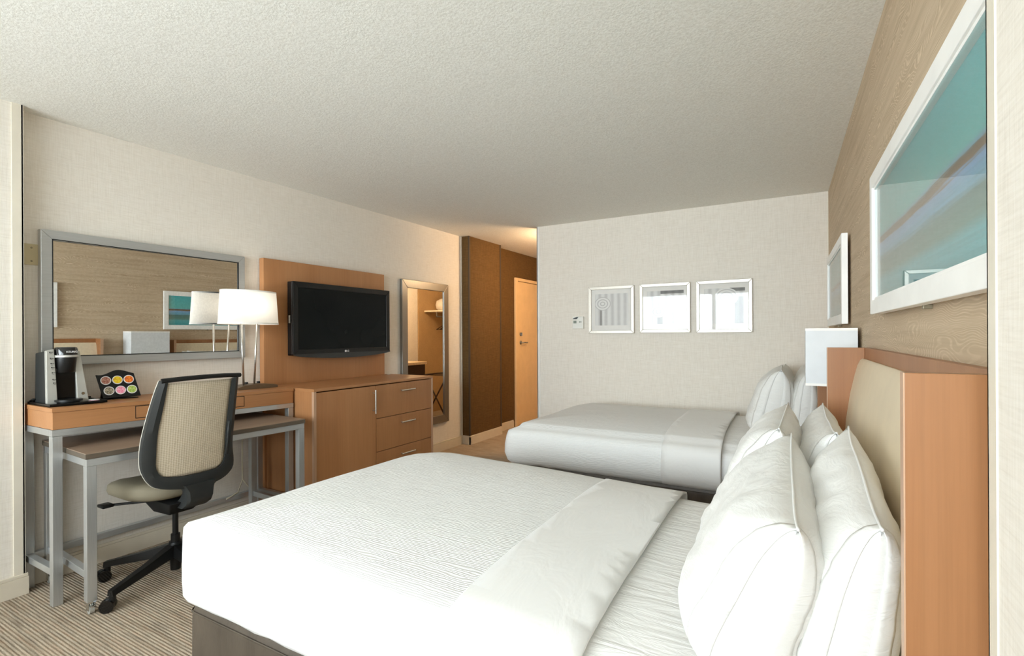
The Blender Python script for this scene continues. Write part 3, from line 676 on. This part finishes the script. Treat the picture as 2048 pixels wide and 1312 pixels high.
def make_bed(y0, y1, xf, zr, crown, bulge, seed, which, rc, xb, drop):
    t = thing('bed', f'{which} bed: white mattress and sheet on a dark brown leather base', 'bed', ((xf + 0.1) / 2, (y0 + y1) / 2, 0), 0, 'double beds')
    bs = MB()
    rings = [[(p.x, p.y, z) for p in rrect(xf + 0.035 - e, xb, y0 + 0.005 - e, y1 - 0.005 + e, 0.035)] for e, z in ((-0.01, 0.02), (0, 0.035), (0.002, 0.15), (0.001, 0.295), (-0.004, 0.322), (-0.016, 0.340), (-0.05, 0.346))]
    bs.loft(rings); part('base', bs, 'brown_leather', t, 'auto')
    sm = MB(); sm.loft([[(p.x, p.y, 0.310 + dz) for p in rrect(xf + 0.035 - e, xb, y0 + 0.005 - e, y1 - 0.005 + e, 0.036)] for e, dz in ((0.0015, -0.004), (0.004, 0.0), (0.0015, 0.004))], False, False)
    part('piping', sm, 'brown_leather', t, True)
    s = part('fitted_sheet', bed_shell(xf + 0.03, xb, y0 + 0.03, y1 - 0.03, zr - 0.022, crown, 0.0, seed + 3, bulge * 0.8, 0.335, rc, None, drop), 'sheet_white', t, True)
    c = link('coverlet', bed_shell(xf, xb, y0, y1, zr, crown, 0.0, seed, bulge, 0.335, rc, (None, -0.76), drop).bm, 'coverlet_white', None, True)
    tag(c, f'white ribbed coverlet tucked over the {which} bed with a smooth turned-down sheet', 'coverlet', 'white coverlets on the beds')
    solid(c, 0.006)
    b = link('turned_down_sheet', bed_shell(xf, xb, y0, y1, zr, crown, 0.0055, seed, bulge, 0.335, rc, (-0.795, -0.437), drop).bm, 'band_white', c, True)
    solid(b, 0.010)
    return t
make_bed(1.005, 2.40, -1.965, 0.622, 0.026, 0.002, 11, 'near', 0.016, 0.12, 0.045)
make_bed(3.325, 4.80, -1.940, 0.592, 0.062, 0.035, 31, 'far', 0.05, 0.055, 0.0)

# pillows ------------------------------------------------------------
def pillow_pt(s, t, side, Lh, Hh, T, seed, puff=0.0):
    """s along the long side, t up; side +-1"""
    pin = 0.05
    x = Lh * s * (1 - pin * (1 - abs(t) ** 3)); z = Hh * t * (1 - pin * 1.3 * (1 - abs(s) ** 3))
    e = max(0.0, (1 - abs(s) ** 7.0)) ** 0.55 * max(0.0, (1 - abs(t) ** (3.0 if t > 0 else 7.0))) ** (0.58 if t > 0 else 0.5)
    e *= 1.0 - 0.22 * t
    y = T / 2 * e
    n1 = noise.noise(Vector((x * 5 + seed, z * 5, side * 2.0 + seed)))
    n2 = noise.noise(Vector((x * 13 + seed * 2, z * 17, side * 3.0)))
    n3 = abs(noise.noise(Vector((x * 9 - seed, z * 24 + x * 8, side * 1.5 + seed))))
    edge = min(1.0, 6 * (1 - max(abs(s), abs(t))))
    y += edge * (0.012 * n1 + 0.006 * n2 - 0.010 * n3) + puff
    zc = 0.012 * noise.noise(Vector((x * 4 + seed, 3.3, 1.0))) * (1 if t > 0 else 0.3) * abs(t)
    return Vector((x, side * y, z + zc))
def make_pillow(cy, xb, xt, zb, zt, Lh, T, seed, label, group, yaw=0.0, roll=0.0, hem=-1):
    """stands on its long edge along y; bottom edge at (xb, zb), top edge at (xt, zt)"""
    Hh = math.hypot(xt - xb, zt - zb) / 2
    up = Vector((xt - xb, 0, zt - zb)).normalized(); al = Vector((0, 1, 0)); out = al.cross(up)   # out points to +x side
    Mx = Matrix((( al.x, out.x, up.x), (al.y, out.y, up.y), (al.z, out.z, up.z))).to_4x4()
    o_thing = thing('pillow', label, 'pillow', ((xb + xt) / 2, cy, (zb + zt) / 2), yaw, group)
    R = Matrix.Rotation(roll, 4, 'X') @ Mx
    n, m_ = 44, 30
    def grid(side, s0=-1.0, s1=1.0, puff=0.0, nn=n):
        return [[R @ pillow_pt(s0 + (s1 - s0) * i / nn, -1 + 2 * j / m_, side, Lh, Hh, T, seed, puff) for j in range(m_ + 1)] for i in range(nn + 1)]
    mb = MB(); bm = mb.bm
    A, B = grid(1), grid(-1)
    VA = [[bm.verts.new(p) for p in r] for r in A]
    VB = [[VA[i][j] if i in (0, n) or j in (0, m_) else bm.verts.new(B[i][j]) for j in range(m_ + 1)] for i in range(n + 1)]
    for i in range(n):
        for j in range(m_):
            bm.faces.new((VA[i][j], VA[i + 1][j], VA[i + 1][j + 1], VA[i][j + 1]))
            bm.faces.new((VB[i][j], VB[i][j + 1], VB[i + 1][j + 1], VB[i + 1][j]))
    part('pillowcase', mb, 'pillow_white', o_thing, True, True)
    # hem at the open end: a stitched band a little proud of the case on both faces
    s0, s1 = (-0.985, -0.90) if hem < 0 else (0.90, 0.985)
    hb = MB()
    for side in (1, -1):
        G = grid(side, s0, s1, 0.0022, 4); V = [[hb.bm.verts.new(p) for p in r] for r in G]
        for i in range(4):
            for j in range(m_): hb.bm.faces.new((V[i][j], V[i + 1][j], V[i + 1][j + 1], V[i][j + 1]))
    h_ = part('hem', hb, 'pillow_white', o_thing, True, True); solid(h_, 0.002)
    # piping seam along the closed edge
    loop = [R @ pillow_pt(-1 + 2 * i / 40, 1.0, 1, Lh, Hh, T, seed) for i in range(41)]
    part('seam', MB().tube(loop, 0.0028, 6), 'pillow_white', o_thing, True, True)
G1, G2 = 'white pillows on the near bed', 'white pillows on the far bed'
make_pillow(1.405, -0.150, -0.014, 0.625, 0.972, 0.345, 0.24, 1.3, 'front white pillow on the near bed, closest to the camera', G1, 0.03, 0.075)
make_pillow(2.040, -0.160, -0.050, 0.640, 1.012, 0.330, 0.22, 5.1, 'front white pillow at the far side of the near bed', G1, -0.02)
make_pillow(1.415, 0.050, 0.120, 0.620, 1.000, 0.340, 0.185, 8.7, 'white pillow leaning on the near headboard, behind the closest pillow', G1, 0.0, 0.11)
make_pillow(2.060, 0.030, 0.085, 0.640, 1.015, 0.330, 0.18, 12.2, 'white pillow leaning on the far half of the near headboard', G1, 0.02)
make_pillow(3.790, -0.190, -0.105, 0.655, 1.075, 0.340, 0.26, 15.9, 'front white pillow at the near side of the far bed', G2, 0.02)
make_pillow(4.430, -0.190, -0.110, 0.655, 1.045, 0.330, 0.24, 19.4, 'front white pillow on the far bed beside the back wall', G2, -0.02)
make_pillow(3.800, 0.010, 0.045, 0.655, 1.070, 0.340, 0.17, 23.8, 'white pillow leaning on the far headboard below the wall lamp', G2, 0.0)
make_pillow(4.440, 0.000, 0.040, 0.655, 1.060, 0.330, 0.17, 27.1, 'white pillow leaning on the far headboard in the back corner', G2, 0.0)

# ------------------------------------------------------------------ task chair (built facing -x, towards the desk)
CX0, CY0 = -2.945, 1.475
t_ = thing('task_chair', 'black task chair with beige mesh back rolled up to the desk', 'chair', (CX0, CY0, 0))
P_ = dict(local=True)
OUT = [(-0.195, 1.088), (-0.214, 1.015), (-0.237, 0.897), (-0.252, 0.79), (-0.253, 0.707), (-0.245, 0.65), (-0.214, 0.584), (-0.167, 0.548), (-0.041, 0.520), (0.06, 0.515), (0.129, 0.524), (0.172, 0.542), (0.203, 0.573), (0.205, 0.619), (0.192, 0.687), (0.188, 0.745), (0.190, 0.833), (0.194, 0.959), (0.198, 1.086)]
INN = [(-0.167, 1.075), (-0.18, 0.956), (-0.196, 0.83), (-0.197, 0.723), (-0.194, 0.66), (-0.171, 0.615), (-0.117, 0.596), (-0.029, 0.589), (0.064, 0.587), (0.118, 0.598), (0.143, 0.631), (0.146, 0.681), (0.145, 0.808), (0.15, 0.932), (0.159, 1.073)]
def resample(P, n):
    P = [Vector(p) for p in P]; d = [0]
    for a, b_ in zip(P, P[1:]): d.append(d[-1] + (b_ - a).length)
    out = []
    for i in range(n):
        x = d[-1] * i / (n - 1); k = 0
        while k < len(d) - 2 and d[k + 1] < x: k += 1
        u = (x - d[k]) / max(1e-9, d[k + 1] - d[k]); p0, p1, p2, p3 = P[max(k - 1, 0)], P[k], P[k + 1], P[min(k + 2, len(P) - 1)]
        out.append(0.5 * ((2 * p1) + (p2 - p0) * u + (2 * p0 - 5 * p1 + 4 * p2 - p3) * u * u + (3 * p1 - p0 - 3 * p2 + p3) * u ** 3))
    return out
def backx(y, z): return (-2.735 - CX0) + 0.13 * (z - 0.55) + 0.030 * (1 - ((y + 0.02) / 0.22) ** 2) - 0.03 * 0.6
NB = 60
O_, I_ = resample(OUT, NB), resample(INN, NB)
fb = MB(); rows = []
for a, b_ in zip(O_, I_):
    mid = a.lerp(b_, 0.5)
    ring = [(backx(*a) - 0.026, a.x, a.y), (backx(*a) - 0.002, a.x, a.y), (backx(*mid) + 0.006, mid.x, mid.y), (backx(*b_) - 0.002, b_.x, b_.y), (backx(*b_) - 0.018, b_.x, b_.y)]
    rows.append(ring)
fb.loft(rows)
part('back_frame', fb, 'charcoal_plastic', t_, 'auto', True)
tb = MB().tube([(backx(y, z) + 0.0, y, z) for y, z in ((-0.196, 1.086), (-0.10, 1.092), (0.0, 1.0945), (0.10, 1.094), (0.204, 1.088))], 0.012, 10)
part('top_rail', tb, 'black_plastic', t_, 'auto', True)
part('edge_piping', MB().tube([(backx(*p) - 0.027, p.x, p.y) for p in O_[:26]], 0.0019, 6), 'light_piping', t_, True, True)
mm = MB(); gv = []
def inner_span(z):
    L_ = R_ = None
    ys = []
    for a, b_ in zip(I_, I_[1:]):
        if (a.y - z) * (b_.y - z) <= 0 and a.y != b_.y: ys.append(a.x + (b_.x - a.x) * (z - a.y) / (b_.y - a.y))
    return (min(ys), max(ys)) if len(ys) >= 2 else None
zs = [0.591 + (1.072 - 0.591) * k / 26 for k in range(27)]
for z in zs:
    sp_ = inner_span(z)
    if not sp_: continue
    gv.append([mm.bm.verts.new((backx(sp_[0] + (sp_[1] - sp_[0]) * i / 14, z) - 0.012, sp_[0] - 0.004 + (sp_[1] - sp_[0] + 0.008) * i / 14, z)) for i in range(15)])
for A, B in zip(gv, gv[1:]):
    for i in range(14): mm.bm.faces.new((A[i], A[i + 1], B[i + 1], B[i]))
bmo = part('mesh_panel', mm, 'mesh_fabric', t_, True, True); solid(bmo, 0.003)
lb = MB(); lb.tube([(backx(0.15, z) + 0.004, 0.150, z) for z in (0.66, 0.72, 0.78, 0.84)], 0.006, 8)
part('lumbar_slider', lb, 'charcoal_plastic', t_, True, True)
br = MB()
def brring(z, y0, y1, xb_, xf_): return [(xb_, y0 + 0.01, z), (xb_, y1 - 0.01, z), (xb_ - 0.012, y1, z), (xf_, y1, z), (xf_, y0, z), (xb_ - 0.012, y0, z)]
br.loft([brring(0.540, -0.075, 0.095, backx(0, .54) + 0.008, backx(0, .54) - 0.03), brring(0.50, -0.05, 0.088, 0.222, 0.170), brring(0.46, -0.046, 0.084, 0.222, 0.14), brring(0.43, -0.046, 0.084, 0.205, 0.10), brring(0.405, -0.046, 0.080, 0.165, 0.06)])
part('back_bracket', br, 'charcoal_plastic', t_, 'auto', True)
seat = MB(); rg = []
for e, z in ((0.62, 0.440), (0.86, 0.448), (0.97, 0.465), (1.0, 0.485), (0.985, 0.502), (0.92, 0.516), (0.78, 0.526), (0.5, 0.528), (0.2, 0.526)):
    ring = []
    for k in range(48):
        a = 2 * PI * k / 48; ca, sa = math.cos(a), math.sin(a)
        x = -0.06 + 0.232 * e * math.copysign(abs(ca) ** 0.62, ca); y = -0.015 + (0.235 - 0.045 * max(0, x / 0.17)) * e * math.copysign(abs(sa) ** 0.62, sa)
        dz = -0.035 * max(0, (-x - 0.12) / 0.16) ** 2 + 0.012 * (abs(y) / 0.24) ** 2 * (1 if z > 0.5 else 0)
        ring.append((x, y, z + dz + 0.022))
    rg.append(ring)
seat.loft(rg)
part('seat', seat, 'chair_fabric', t_, True, True)
mech = MB().hexa([(-0.08, -0.07, 0.36), (0.06, -0.06, 0.36), (0.06, 0.06, 0.36), (-0.08, 0.07, 0.36)], [(-0.17, -0.10, 0.440), (0.15, -0.10, 0.440), (0.15, 0.10, 0.440), (-0.17, 0.10, 0.455)], 0.006)
part('tilt_mechanism', mech, 'black_matte', t_, 'auto', True)
lev = MB().tube([(-0.06, -0.08, 0.425), (-0.12, -0.18, 0.43), (-0.17, -0.255, 0.432)], 0.007, 8).box(-0.200, -0.135, -0.275, -0.225, 0.424, 0.440, 0.004)
part('adjustment_lever', lev, 'black_plastic', t_, 'auto', True)
part('gas_column', MB().cyl((0, 0, 0.19), (0, 0, 0.375), 0.014, n=20).cyl((0, 0, 0.19), (0, 0, 0.235), 0.022, n=20), 'black_plastic', t_, 'auto', True)
part('hub', MB().cyl((0, 0, 0.045), (0, 0, 0.150), 0.024, 0.030, 24).cyl((0, 0, 0.150), (0, 0, 0.195), 0.040, 0.030, 24), 'black_plastic', t_, 'auto', True)
for k in range(5):
    a = math.radians(215 + 72 * k); ca, sa = math.cos(a), math.sin(a); R_ = 0.345
    def q(r, s, z): return (r * ca - s * sa, r * sa + s * ca, z)
    arm = MB().loft([[q(0.02, -0.030, 0.125), q(0.02, 0.030, 0.125), q(0.02, 0.022, 0.185), q(0.02, -0.022, 0.185)],
                     [q(0.18, -0.022, 0.100), q(0.18, 0.022, 0.100), q(0.18, 0.017, 0.140), q(0.18, -0.017, 0.140)],
                     [q(R_ + 0.012, -0.018, 0.073), q(R_ + 0.012, 0.018, 0.073), q(R_ + 0.012, 0.013, 0.100), q(R_ + 0.012, -0.013, 0.100)]])
    arm.cyl(q(R_, 0, 0.045), q(R_, 0, 0.088), 0.014, n=14)
    ao = part('base_arm', arm, 'black_plastic', t_, 'auto', True)
    b_ = a + (0.9, -1.0, 0.4, 2.0, -0.5)[k]; cb, sb = math.cos(b_), math.sin(b_)
    wc = q(R_, 0, 0); wx_, wy_ = wc[0] + 0.018 * cb, wc[1] + 0.018 * sb
    cw = MB()
    for s in (-1, 1):
        cw.cyl((wx_ - sb * 0.004 * s, wy_ + cb * 0.004 * s, 0.030), (wx_ - sb * 0.024 * s, wy_ + cb * 0.024 * s, 0.030), 0.030, n=24)
    cw.cyl((wx_ + sb * 0.008, wy_ - cb * 0.008, 0.034), (wx_ - sb * 0.008, wy_ + cb * 0.008, 0.034), 0.029, n=20)
    part('caster', cw, 'black_gloss', ao, 'auto', True)

# ------------------------------------------------------------------ table lamp on the desk
LX, LY = -3.315, 2.16; zt = ktop(2.16)
t_ = thing('table_lamp', 'table lamp with oval white shade on two slim metal rods on the counter desk', 'lamp', (LX, LY, zt))
bs = MB()
bp = [(2.04, zt), (2.335, zt), (2.335, zt + 0.016), (2.30, zt + 0.024), (2.235, zt + 0.032), (2.16, zt + 0.034), (2.09, zt + 0.030), (2.04, zt + 0.018)]
bs.prism(bp, 'x', LX - 0.075, LX + 0.035)
part('base', bs, 'bronze_base', t_, 'auto')
for ya, yb_ in ((2.100, 2.087), (2.178, 2.200)):
    part('rod', MB().cyl((LX, ya, zt + 0.030), (LX, yb_, 1.400), 0.0068, n=14), 'lamp_metal', t_, True)
def oval(a, b_, z, n=56): return [(LX + b_ * math.cos(2 * PI * k / n), LY - 0.018 + a * math.sin(2 * PI * k / n), z) for k in range(n)]
shd = MB(); shd.loft([oval(0.208, 0.128, 1.385), oval(0.203, 0.124, 1.46), oval(0.193, 0.116, 1.612)], False, False)
so = part('lamp_shade', shd, 'lamp_shade_fabric', t_, True)
part('shade_trim', MB().loft([oval(0.2095, 0.1295, 1.384), oval(0.2092, 0.1292, 1.394)], False, False), 'shade_white', so, True)
part('shade_trim', MB().loft([oval(0.1945, 0.1175, 1.603), oval(0.194, 0.117, 1.613)], False, False), 'shade_white', so, True)
lb_ = bpy.data.lights.new('desk_lamp_bulb', 'POINT'); lb_.energy = 0.75; lb_.color = (1.0, 0.93, 0.82); lb_.shadow_soft_size = 0.035
lbo = bpy.data.objects.new('desk_lamp_bulb', lb_); COL.objects.link(lbo); lbo.location = (LX, 2.143, 1.51)
part('bulb', MB().loft([[(LX + 0.028 * math.sin(a) * math.cos(k * PI / 8), 2.143 + 0.028 * math.sin(a) * math.sin(k * PI / 8), 1.425 - 0.028 * math.cos(a)) for k in range(16)] for a in (0.15, 0.7, 1.3, 1.9, 2.5, 3.0)]), 'shade_white', t_, True)
part('shade_support', MB().cyl((LX, 2.03, 1.400), (LX, 2.26, 1.400), 0.004, n=8).cyl((LX, 2.143, 1.40), (LX, 2.143, 1.47), 0.018, n=14), 'lamp_metal', t_, True)
for y in (2.155, 2.245): part('switch', MB().cyl((LX - 0.055, y, zt + 0.028), (LX - 0.055, y, zt + 0.044), 0.013, 0.011, 14), 'black_matte', t_, 'auto')

# ------------------------------------------------------------------ coffee station
zt = ktop(1.12)
t_ = thing('serving_tray', 'black rectangular tray under the coffee maker on the counter desk', 'tray', (-3.33, 1.14, zt))
tr = MB().box(-3.47, -3.195, 1.030, 1.268, zt + 0.001, zt + 0.005)
for a in ((-3.47, -3.462, 1.030, 1.268), (-3.203, -3.195, 1.030, 1.268), (-3.462, -3.203, 1.030, 1.038), (-3.462, -3.203, 1.260, 1.268)): tr.box(*a, zt + 0.001, zt + 0.014, 0.001)
part('tray_body', tr, 'black_plastic', t_)
zb = zt + 0.0055; MX = -3.285      # front of the machine
t_ = thing('coffee_maker', 'silver and black single-cup coffee maker on black tray', 'coffee maker', (-3.37, 1.135, zb))
zh = 1.240
part('side_panel', MB().hexa([(MX - 0.02, 1.048, zb), (MX, 1.048, zb), (MX, 1.092, zb), (MX - 0.02, 1.092, zb)], [(MX - 0.035, 1.050, zh - 0.008), (MX - 0.012, 1.050, zh - 0.008), (MX - 0.012, 1.082, zh), (MX - 0.035, 1.082, zh)], 0.003), 'silver_plastic', t_)
part('side_panel', MB().hexa([(MX - 0.02, 1.172, zb), (MX, 1.172, zb), (MX, 1.222, zb), (MX - 0.02, 1.222, zb)], [(MX - 0.035, 1.166, zh - 0.006), (MX - 0.012, 1.166, zh - 0.006), (MX - 0.012, 1.188, zh - 0.012), (MX - 0.035, 1.188, zh - 0.012)], 0.003), 'silver_plastic', t_)
part('body', MB().hexa([(-3.445, 1.050, zb), (MX - 0.021, 1.050, zb), (MX - 0.021, 1.220, zb), (-3.445, 1.220, zb)], [(-3.440, 1.052, zh - 0.02), (MX - 0.036, 1.052, zh - 0.010), (MX - 0.036, 1.187, zh - 0.014), (-3.440, 1.187, zh - 0.02)], 0.006), 'charcoal_plastic', t_)
part('brew_recess', MB().box(MX - 0.030, MX - 0.016, 1.090, 1.174, zb + 0.01, 1.14), 'black_gloss', t_)
hd = MB(); rr = []
for z, hw, dp in ((1.118, 0.036, 0.028), (1.125, 0.038, 0.034), (1.190, 0.043, 0.042), (1.196, 0.043, 0.042)):
    rr.append([(MX - 0.02, 1.132 - hw, z)] + [(MX - 0.02 + dp * math.sin(PI * k / 12), 1.132 - hw * math.cos(PI * k / 12), z) for k in range(13)] + [(MX - 0.02, 1.132 + hw, z), (MX - 0.03, 1.132 + hw, z), (MX - 0.03, 1.132 - hw, z)])
hd.loft(rr); part('brew_head', hd, 'black_plastic', t_, 'auto')
def arc(z, hw, dp): return [(MX - 0.018 + dp * math.sin(PI * k / 14), 1.133 - hw * math.cos(PI * k / 14), z) for k in range(15)] + [(MX - 0.03, 1.133 + hw, z), (MX - 0.03, 1.133 - hw, z)]
part('lift_handle', MB().loft([arc(1.197, 0.048, 0.046), arc(1.198, 0.049, 0.048), arc(1.207, 0.049, 0.048), arc(1.209, 0.047, 0.046)]), 'silver_plastic', t_, 'auto')
ld = part('lid', MB().loft([arc(1.210, 0.045, 0.043), arc(1.236, 0.047, 0.040), arc(1.247, 0.044, 0.034), arc(1.250, 0.034, 0.022)]), 'black_gloss', t_, 'auto')
text_part('brand_lettering', 'KEURIG', 0.0135, 'white_lettering', ld, (MX + 0.026 + 3.37, 0.006, 1.225 - zb), (PI / 2, 0, PI / 2))
part('drip_tray', MB().cyl((MX + 0.012, 1.131, zb), (MX + 0.012, 1.131, zb + 0.012), 0.046, 0.048, 32).cyl((MX + 0.014, 1.131, zb + 0.012), (MX + 0.014, 1.131, zb + 0.022), 0.056, 0.056, 32), 'black_plastic', t_, 'auto')
ic = MB()
for k, z in enumerate((1.222, 1.192, 1.165, 1.145, 1.118, 1.085, 1.066)):
    x = MX - 0.011 + (zh - z) * 0.045; y = 1.062 + 0.002 * k
    ic.box(x - 0.004, x + 0.0012, y, y + 0.005, z, z + 0.005).box(x - 0.004, x + 0.0012, y + 0.007, y + 0.014, z + 0.001, z + 0.003).box(x - 0.004, x + 0.0012, y + 0.002, y + 0.010, z - 0.006, z - 0.0045)
part('icon_marks', ic, 'icon_grey', t_)['kind'] = 'stuff'
part('power_button', MB().cyl((MX - 0.006, 1.196, 1.005), (MX + 0.001, 1.196, 1.005), 0.008, 0.007, 18), 'chrome', t_, 'auto')
part('power_cord', MB().tube([(-3.43, 1.055, zb + 0.02), (-3.43, 1.040, zb + 0.022), (-3.455, 1.036, zb + 0.012), (-3.48, 1.05, zb + 0.014), (-3.48, 1.10, zb + 0.008), (-3.475, 1.30, zb + 0.004)], 0.0045), 'black_matte', t_, True)

for k, (x, y, rz, mt, lb_) in enumerate(((-3.245, 1.243, 0.5, 'packet_pink', 'pink sweetener packet on the tray next to the coffee maker'), (-3.262, 1.246, 0.2, 'packet_white', 'white sugar packet lying on the tray below the pod rack'))):
    m_ = MB().box(-0.020, 0.020, -0.0165, 0.0165, 0, 0.005, 0.002)
    o = link('sweetener_packet', m_.bm, mt, None, True); o.location = (x, y - 0.012, zt + 0.0055 + 0.0055 * k); o.rotation_euler = (0, 0, rz)
    tag(o, lb_, 'packet', 'packets on the coffee tray')

# pod rack: black board with a wavy top leaning back
rz0 = ktop(1.38)
t_ = thing('pod_rack', 'black wavy-topped stand holding six coffee pods on the counter desk', 'pod rack', (-3.37, 1.385, rz0), -0.10)
RA = Matrix.Rotation(math.radians(-18), 4, 'Y')       # leans back towards the wall (-x)
def rk(u, v, w=0.0):                                    # u along the desk, v up the board, w out of the face
    p = RA @ Vector((0.03 + w, u + (0.085 - v) * 0.16, v)); return p
n = 18; topv = [0.146 + 0.013 * math.sin((i / n) * 2 * PI - 2.2) for i in range(n + 1)]
us = [-0.088 + 0.176 * i / n for i in range(n + 1)]
bd = MB(); poly = [(us[0], 0.0)] + [(us[-1], 0.0)] + [(us[i], topv[i]) for i in range(n, -1, -1)]
bd.hexa([rk(u, v, 0) for u, v in poly], [rk(u, v, 0.008) for u, v in poly])
part('board', bd, 'black_plastic', t_, False, True)
part('foot', MB().box(-0.075, 0.035, -0.07, 0.09, 0.0, 0.005, 0.001), 'black_plastic', t_, False, True)
part('prop', MB().hexa([(-0.07, -0.06, 0.005), (-0.06, -0.06, 0.005), (-0.06, 0.07, 0.005), (-0.07, 0.07, 0.005)], [rk(-0.06, 0.11, -0.001), rk(-0.06, 0.113, -0.001), rk(0.07, 0.113, -0.001), rk(0.07, 0.11, -0.001)]), 'black_plastic', t_, False, True)
pods = (('brown', 0, 1, 'coffee pod with brown lid, upper left in the rack beside the coffee maker'), ('yellow', 1, 1, 'coffee pod with bright yellow lid in the top row of the rack'), ('orange', 2, 1, 'coffee pod with orange and red lid in the top row of the rack'),
        ('olive', 0, 0, 'coffee pod with dark olive lid in the bottom row of the rack'), ('pink', 1, 0, 'coffee pod with pink lid in the bottom row of the rack'), ('green', 2, 0, 'coffee pod with green lid in the bottom row of the rack'))
Mr = Matrix.Translation(t_.location) @ Matrix.Rotation(-0.10, 4, 'Z')
for nm, c_, r_, lb_ in pods:
    ctr = Mr @ rk(-0.053 + 0.0535 * c_, 0.040 + 0.060 * r_, 0.0085)
    p = thing('coffee_pod', lb_, 'coffee pod', tuple(ctr), 0, 'coffee pods in the rack')
    nx = (Mr.to_3x3() @ RA.to_3x3() @ Vector((1, 0, 0))).normalized()
    p1 = MB().cyl(-0.0 * nx, 0.0035 * nx, 0.0245, 0.0245, 28); part('rim', p1, 'rim_white', p, 'auto', True)
    p2 = MB().cyl(0.0035 * nx, 0.0042 * nx, 0.0205, 0.0205, 28); part('lid', p2, 'pod_' + nm, p, 'auto', True)

# ------------------------------------------------------------------ alcove things seen in the dressing mirror
t_ = thing('vanity_counter', 'stone-topped vanity with dark front in the alcove seen in dressing mirror', 'vanity', (-1.78, 5.6, 0))
part('countertop', MB().box(-2.02, -1.56, 5.09, 6.10, 0.86, 0.90, 0.003), 'counter_stone', t_)
part('cabinet', MB().box(-1.99, -1.56, 5.10, 6.09, 0.0, 0.86), 'counter_dark', t_)
t_ = thing('closet_shelf', 'pale closet shelf with hanging rod in the alcove seen in dressing mirror', 'shelf', (-1.74, 6.95, 1.68))
part('board', MB().box(-1.95, -1.56, 6.60, 7.34, 1.69, 1.715, 0.002), 'trim_cream', t_)
part('rod', MB().cyl((-1.80, 6.62, 1.61), (-1.80, 7.34, 1.61), 0.012), 'bronze_frame_metal', t_, True)
part('rod_bracket', MB().box(-1.81, -1.79, 6.62, 6.64, 1.60, 1.69), 'bronze_frame_metal', t_)
def hanger(y, rz, label):
    t = thing('clothes_hanger', label, 'hanger', (-1.80, y, 1.40), rz, 'hangers on the closet rod')
    part('hook', MB().tube([(0, 0, 0.09), (0, 0, 0.17), (0.018, 0, 0.20), (0, 0, 0.224), (-0.016, 0, 0.205)], 0.003, 6), 'bronze_frame_metal', t, True, True)
    part('shoulder', MB().tube([(-0.2, 0, 0.0), (-0.1, 0, 0.06), (0, 0, 0.092), (0.1, 0, 0.06), (0.2, 0, 0.0)], 0.009, 8).tube([(-0.2, 0, 0.0), (0.2, 0, 0.0)], 0.006, 8), 'counter_dark', t, True, True)
for k, y in enumerate((6.93, 6.99, 7.05, 7.12)): hanger(y, 0.25 * (k - 1.5), 'dark wooden hanger on the closet rod, ' + ('nearest the room', 'second from the room', 'third from the room', 'nearest the side wall')[k])
t_ = thing('spare_pillow', 'spare white pillow on the closet shelf seen in dressing mirror', 'pillow', (-1.75, 7.04, 1.716))
sp_ = MB(); sp_.loft([[(0.17 * e * math.copysign(abs(math.cos(a)) ** 0.6, math.cos(a)), 0.25 * e * math.copysign(abs(math.sin(a)) ** 0.6, math.sin(a)), z) for a in [2 * PI * k / 32 for k in range(32)]] for e, z in ((0.7, 0.0), (0.95, 0.04), (1.0, 0.10), (0.93, 0.17), (0.6, 0.21))])
part('pillowcase', sp_, 'pillow_white', t_, True, True)
t_ = thing('luggage_rack', 'folding dark luggage rack in the alcove seen in dressing mirror', 'luggage rack', (-1.95, 6.68, 0))
for y in (6.40, 6.98):
    part('leg', MB().tube([(-2.15, y, 0.0), (-1.74, y, 0.66)], 0.012, 8), 'counter_dark', t_, True)
    part('leg', MB().tube([(-1.74, y + 0.03, 0.0), (-2.15, y + 0.03, 0.66)], 0.012, 8), 'counter_dark', t_, True)
for x in (-2.15, -1.74): part('top_rail', MB().tube([(x, 6.38, 0.665), (x, 7.03, 0.665)], 0.014, 8), 'counter_dark', t_, True)
for y in (6.48, 6.63, 6.78, 6.92): part('strap', MB().box(-2.15, -1.74, y - 0.022, y + 0.022, 0.655, 0.660), 'black_matte', t_)
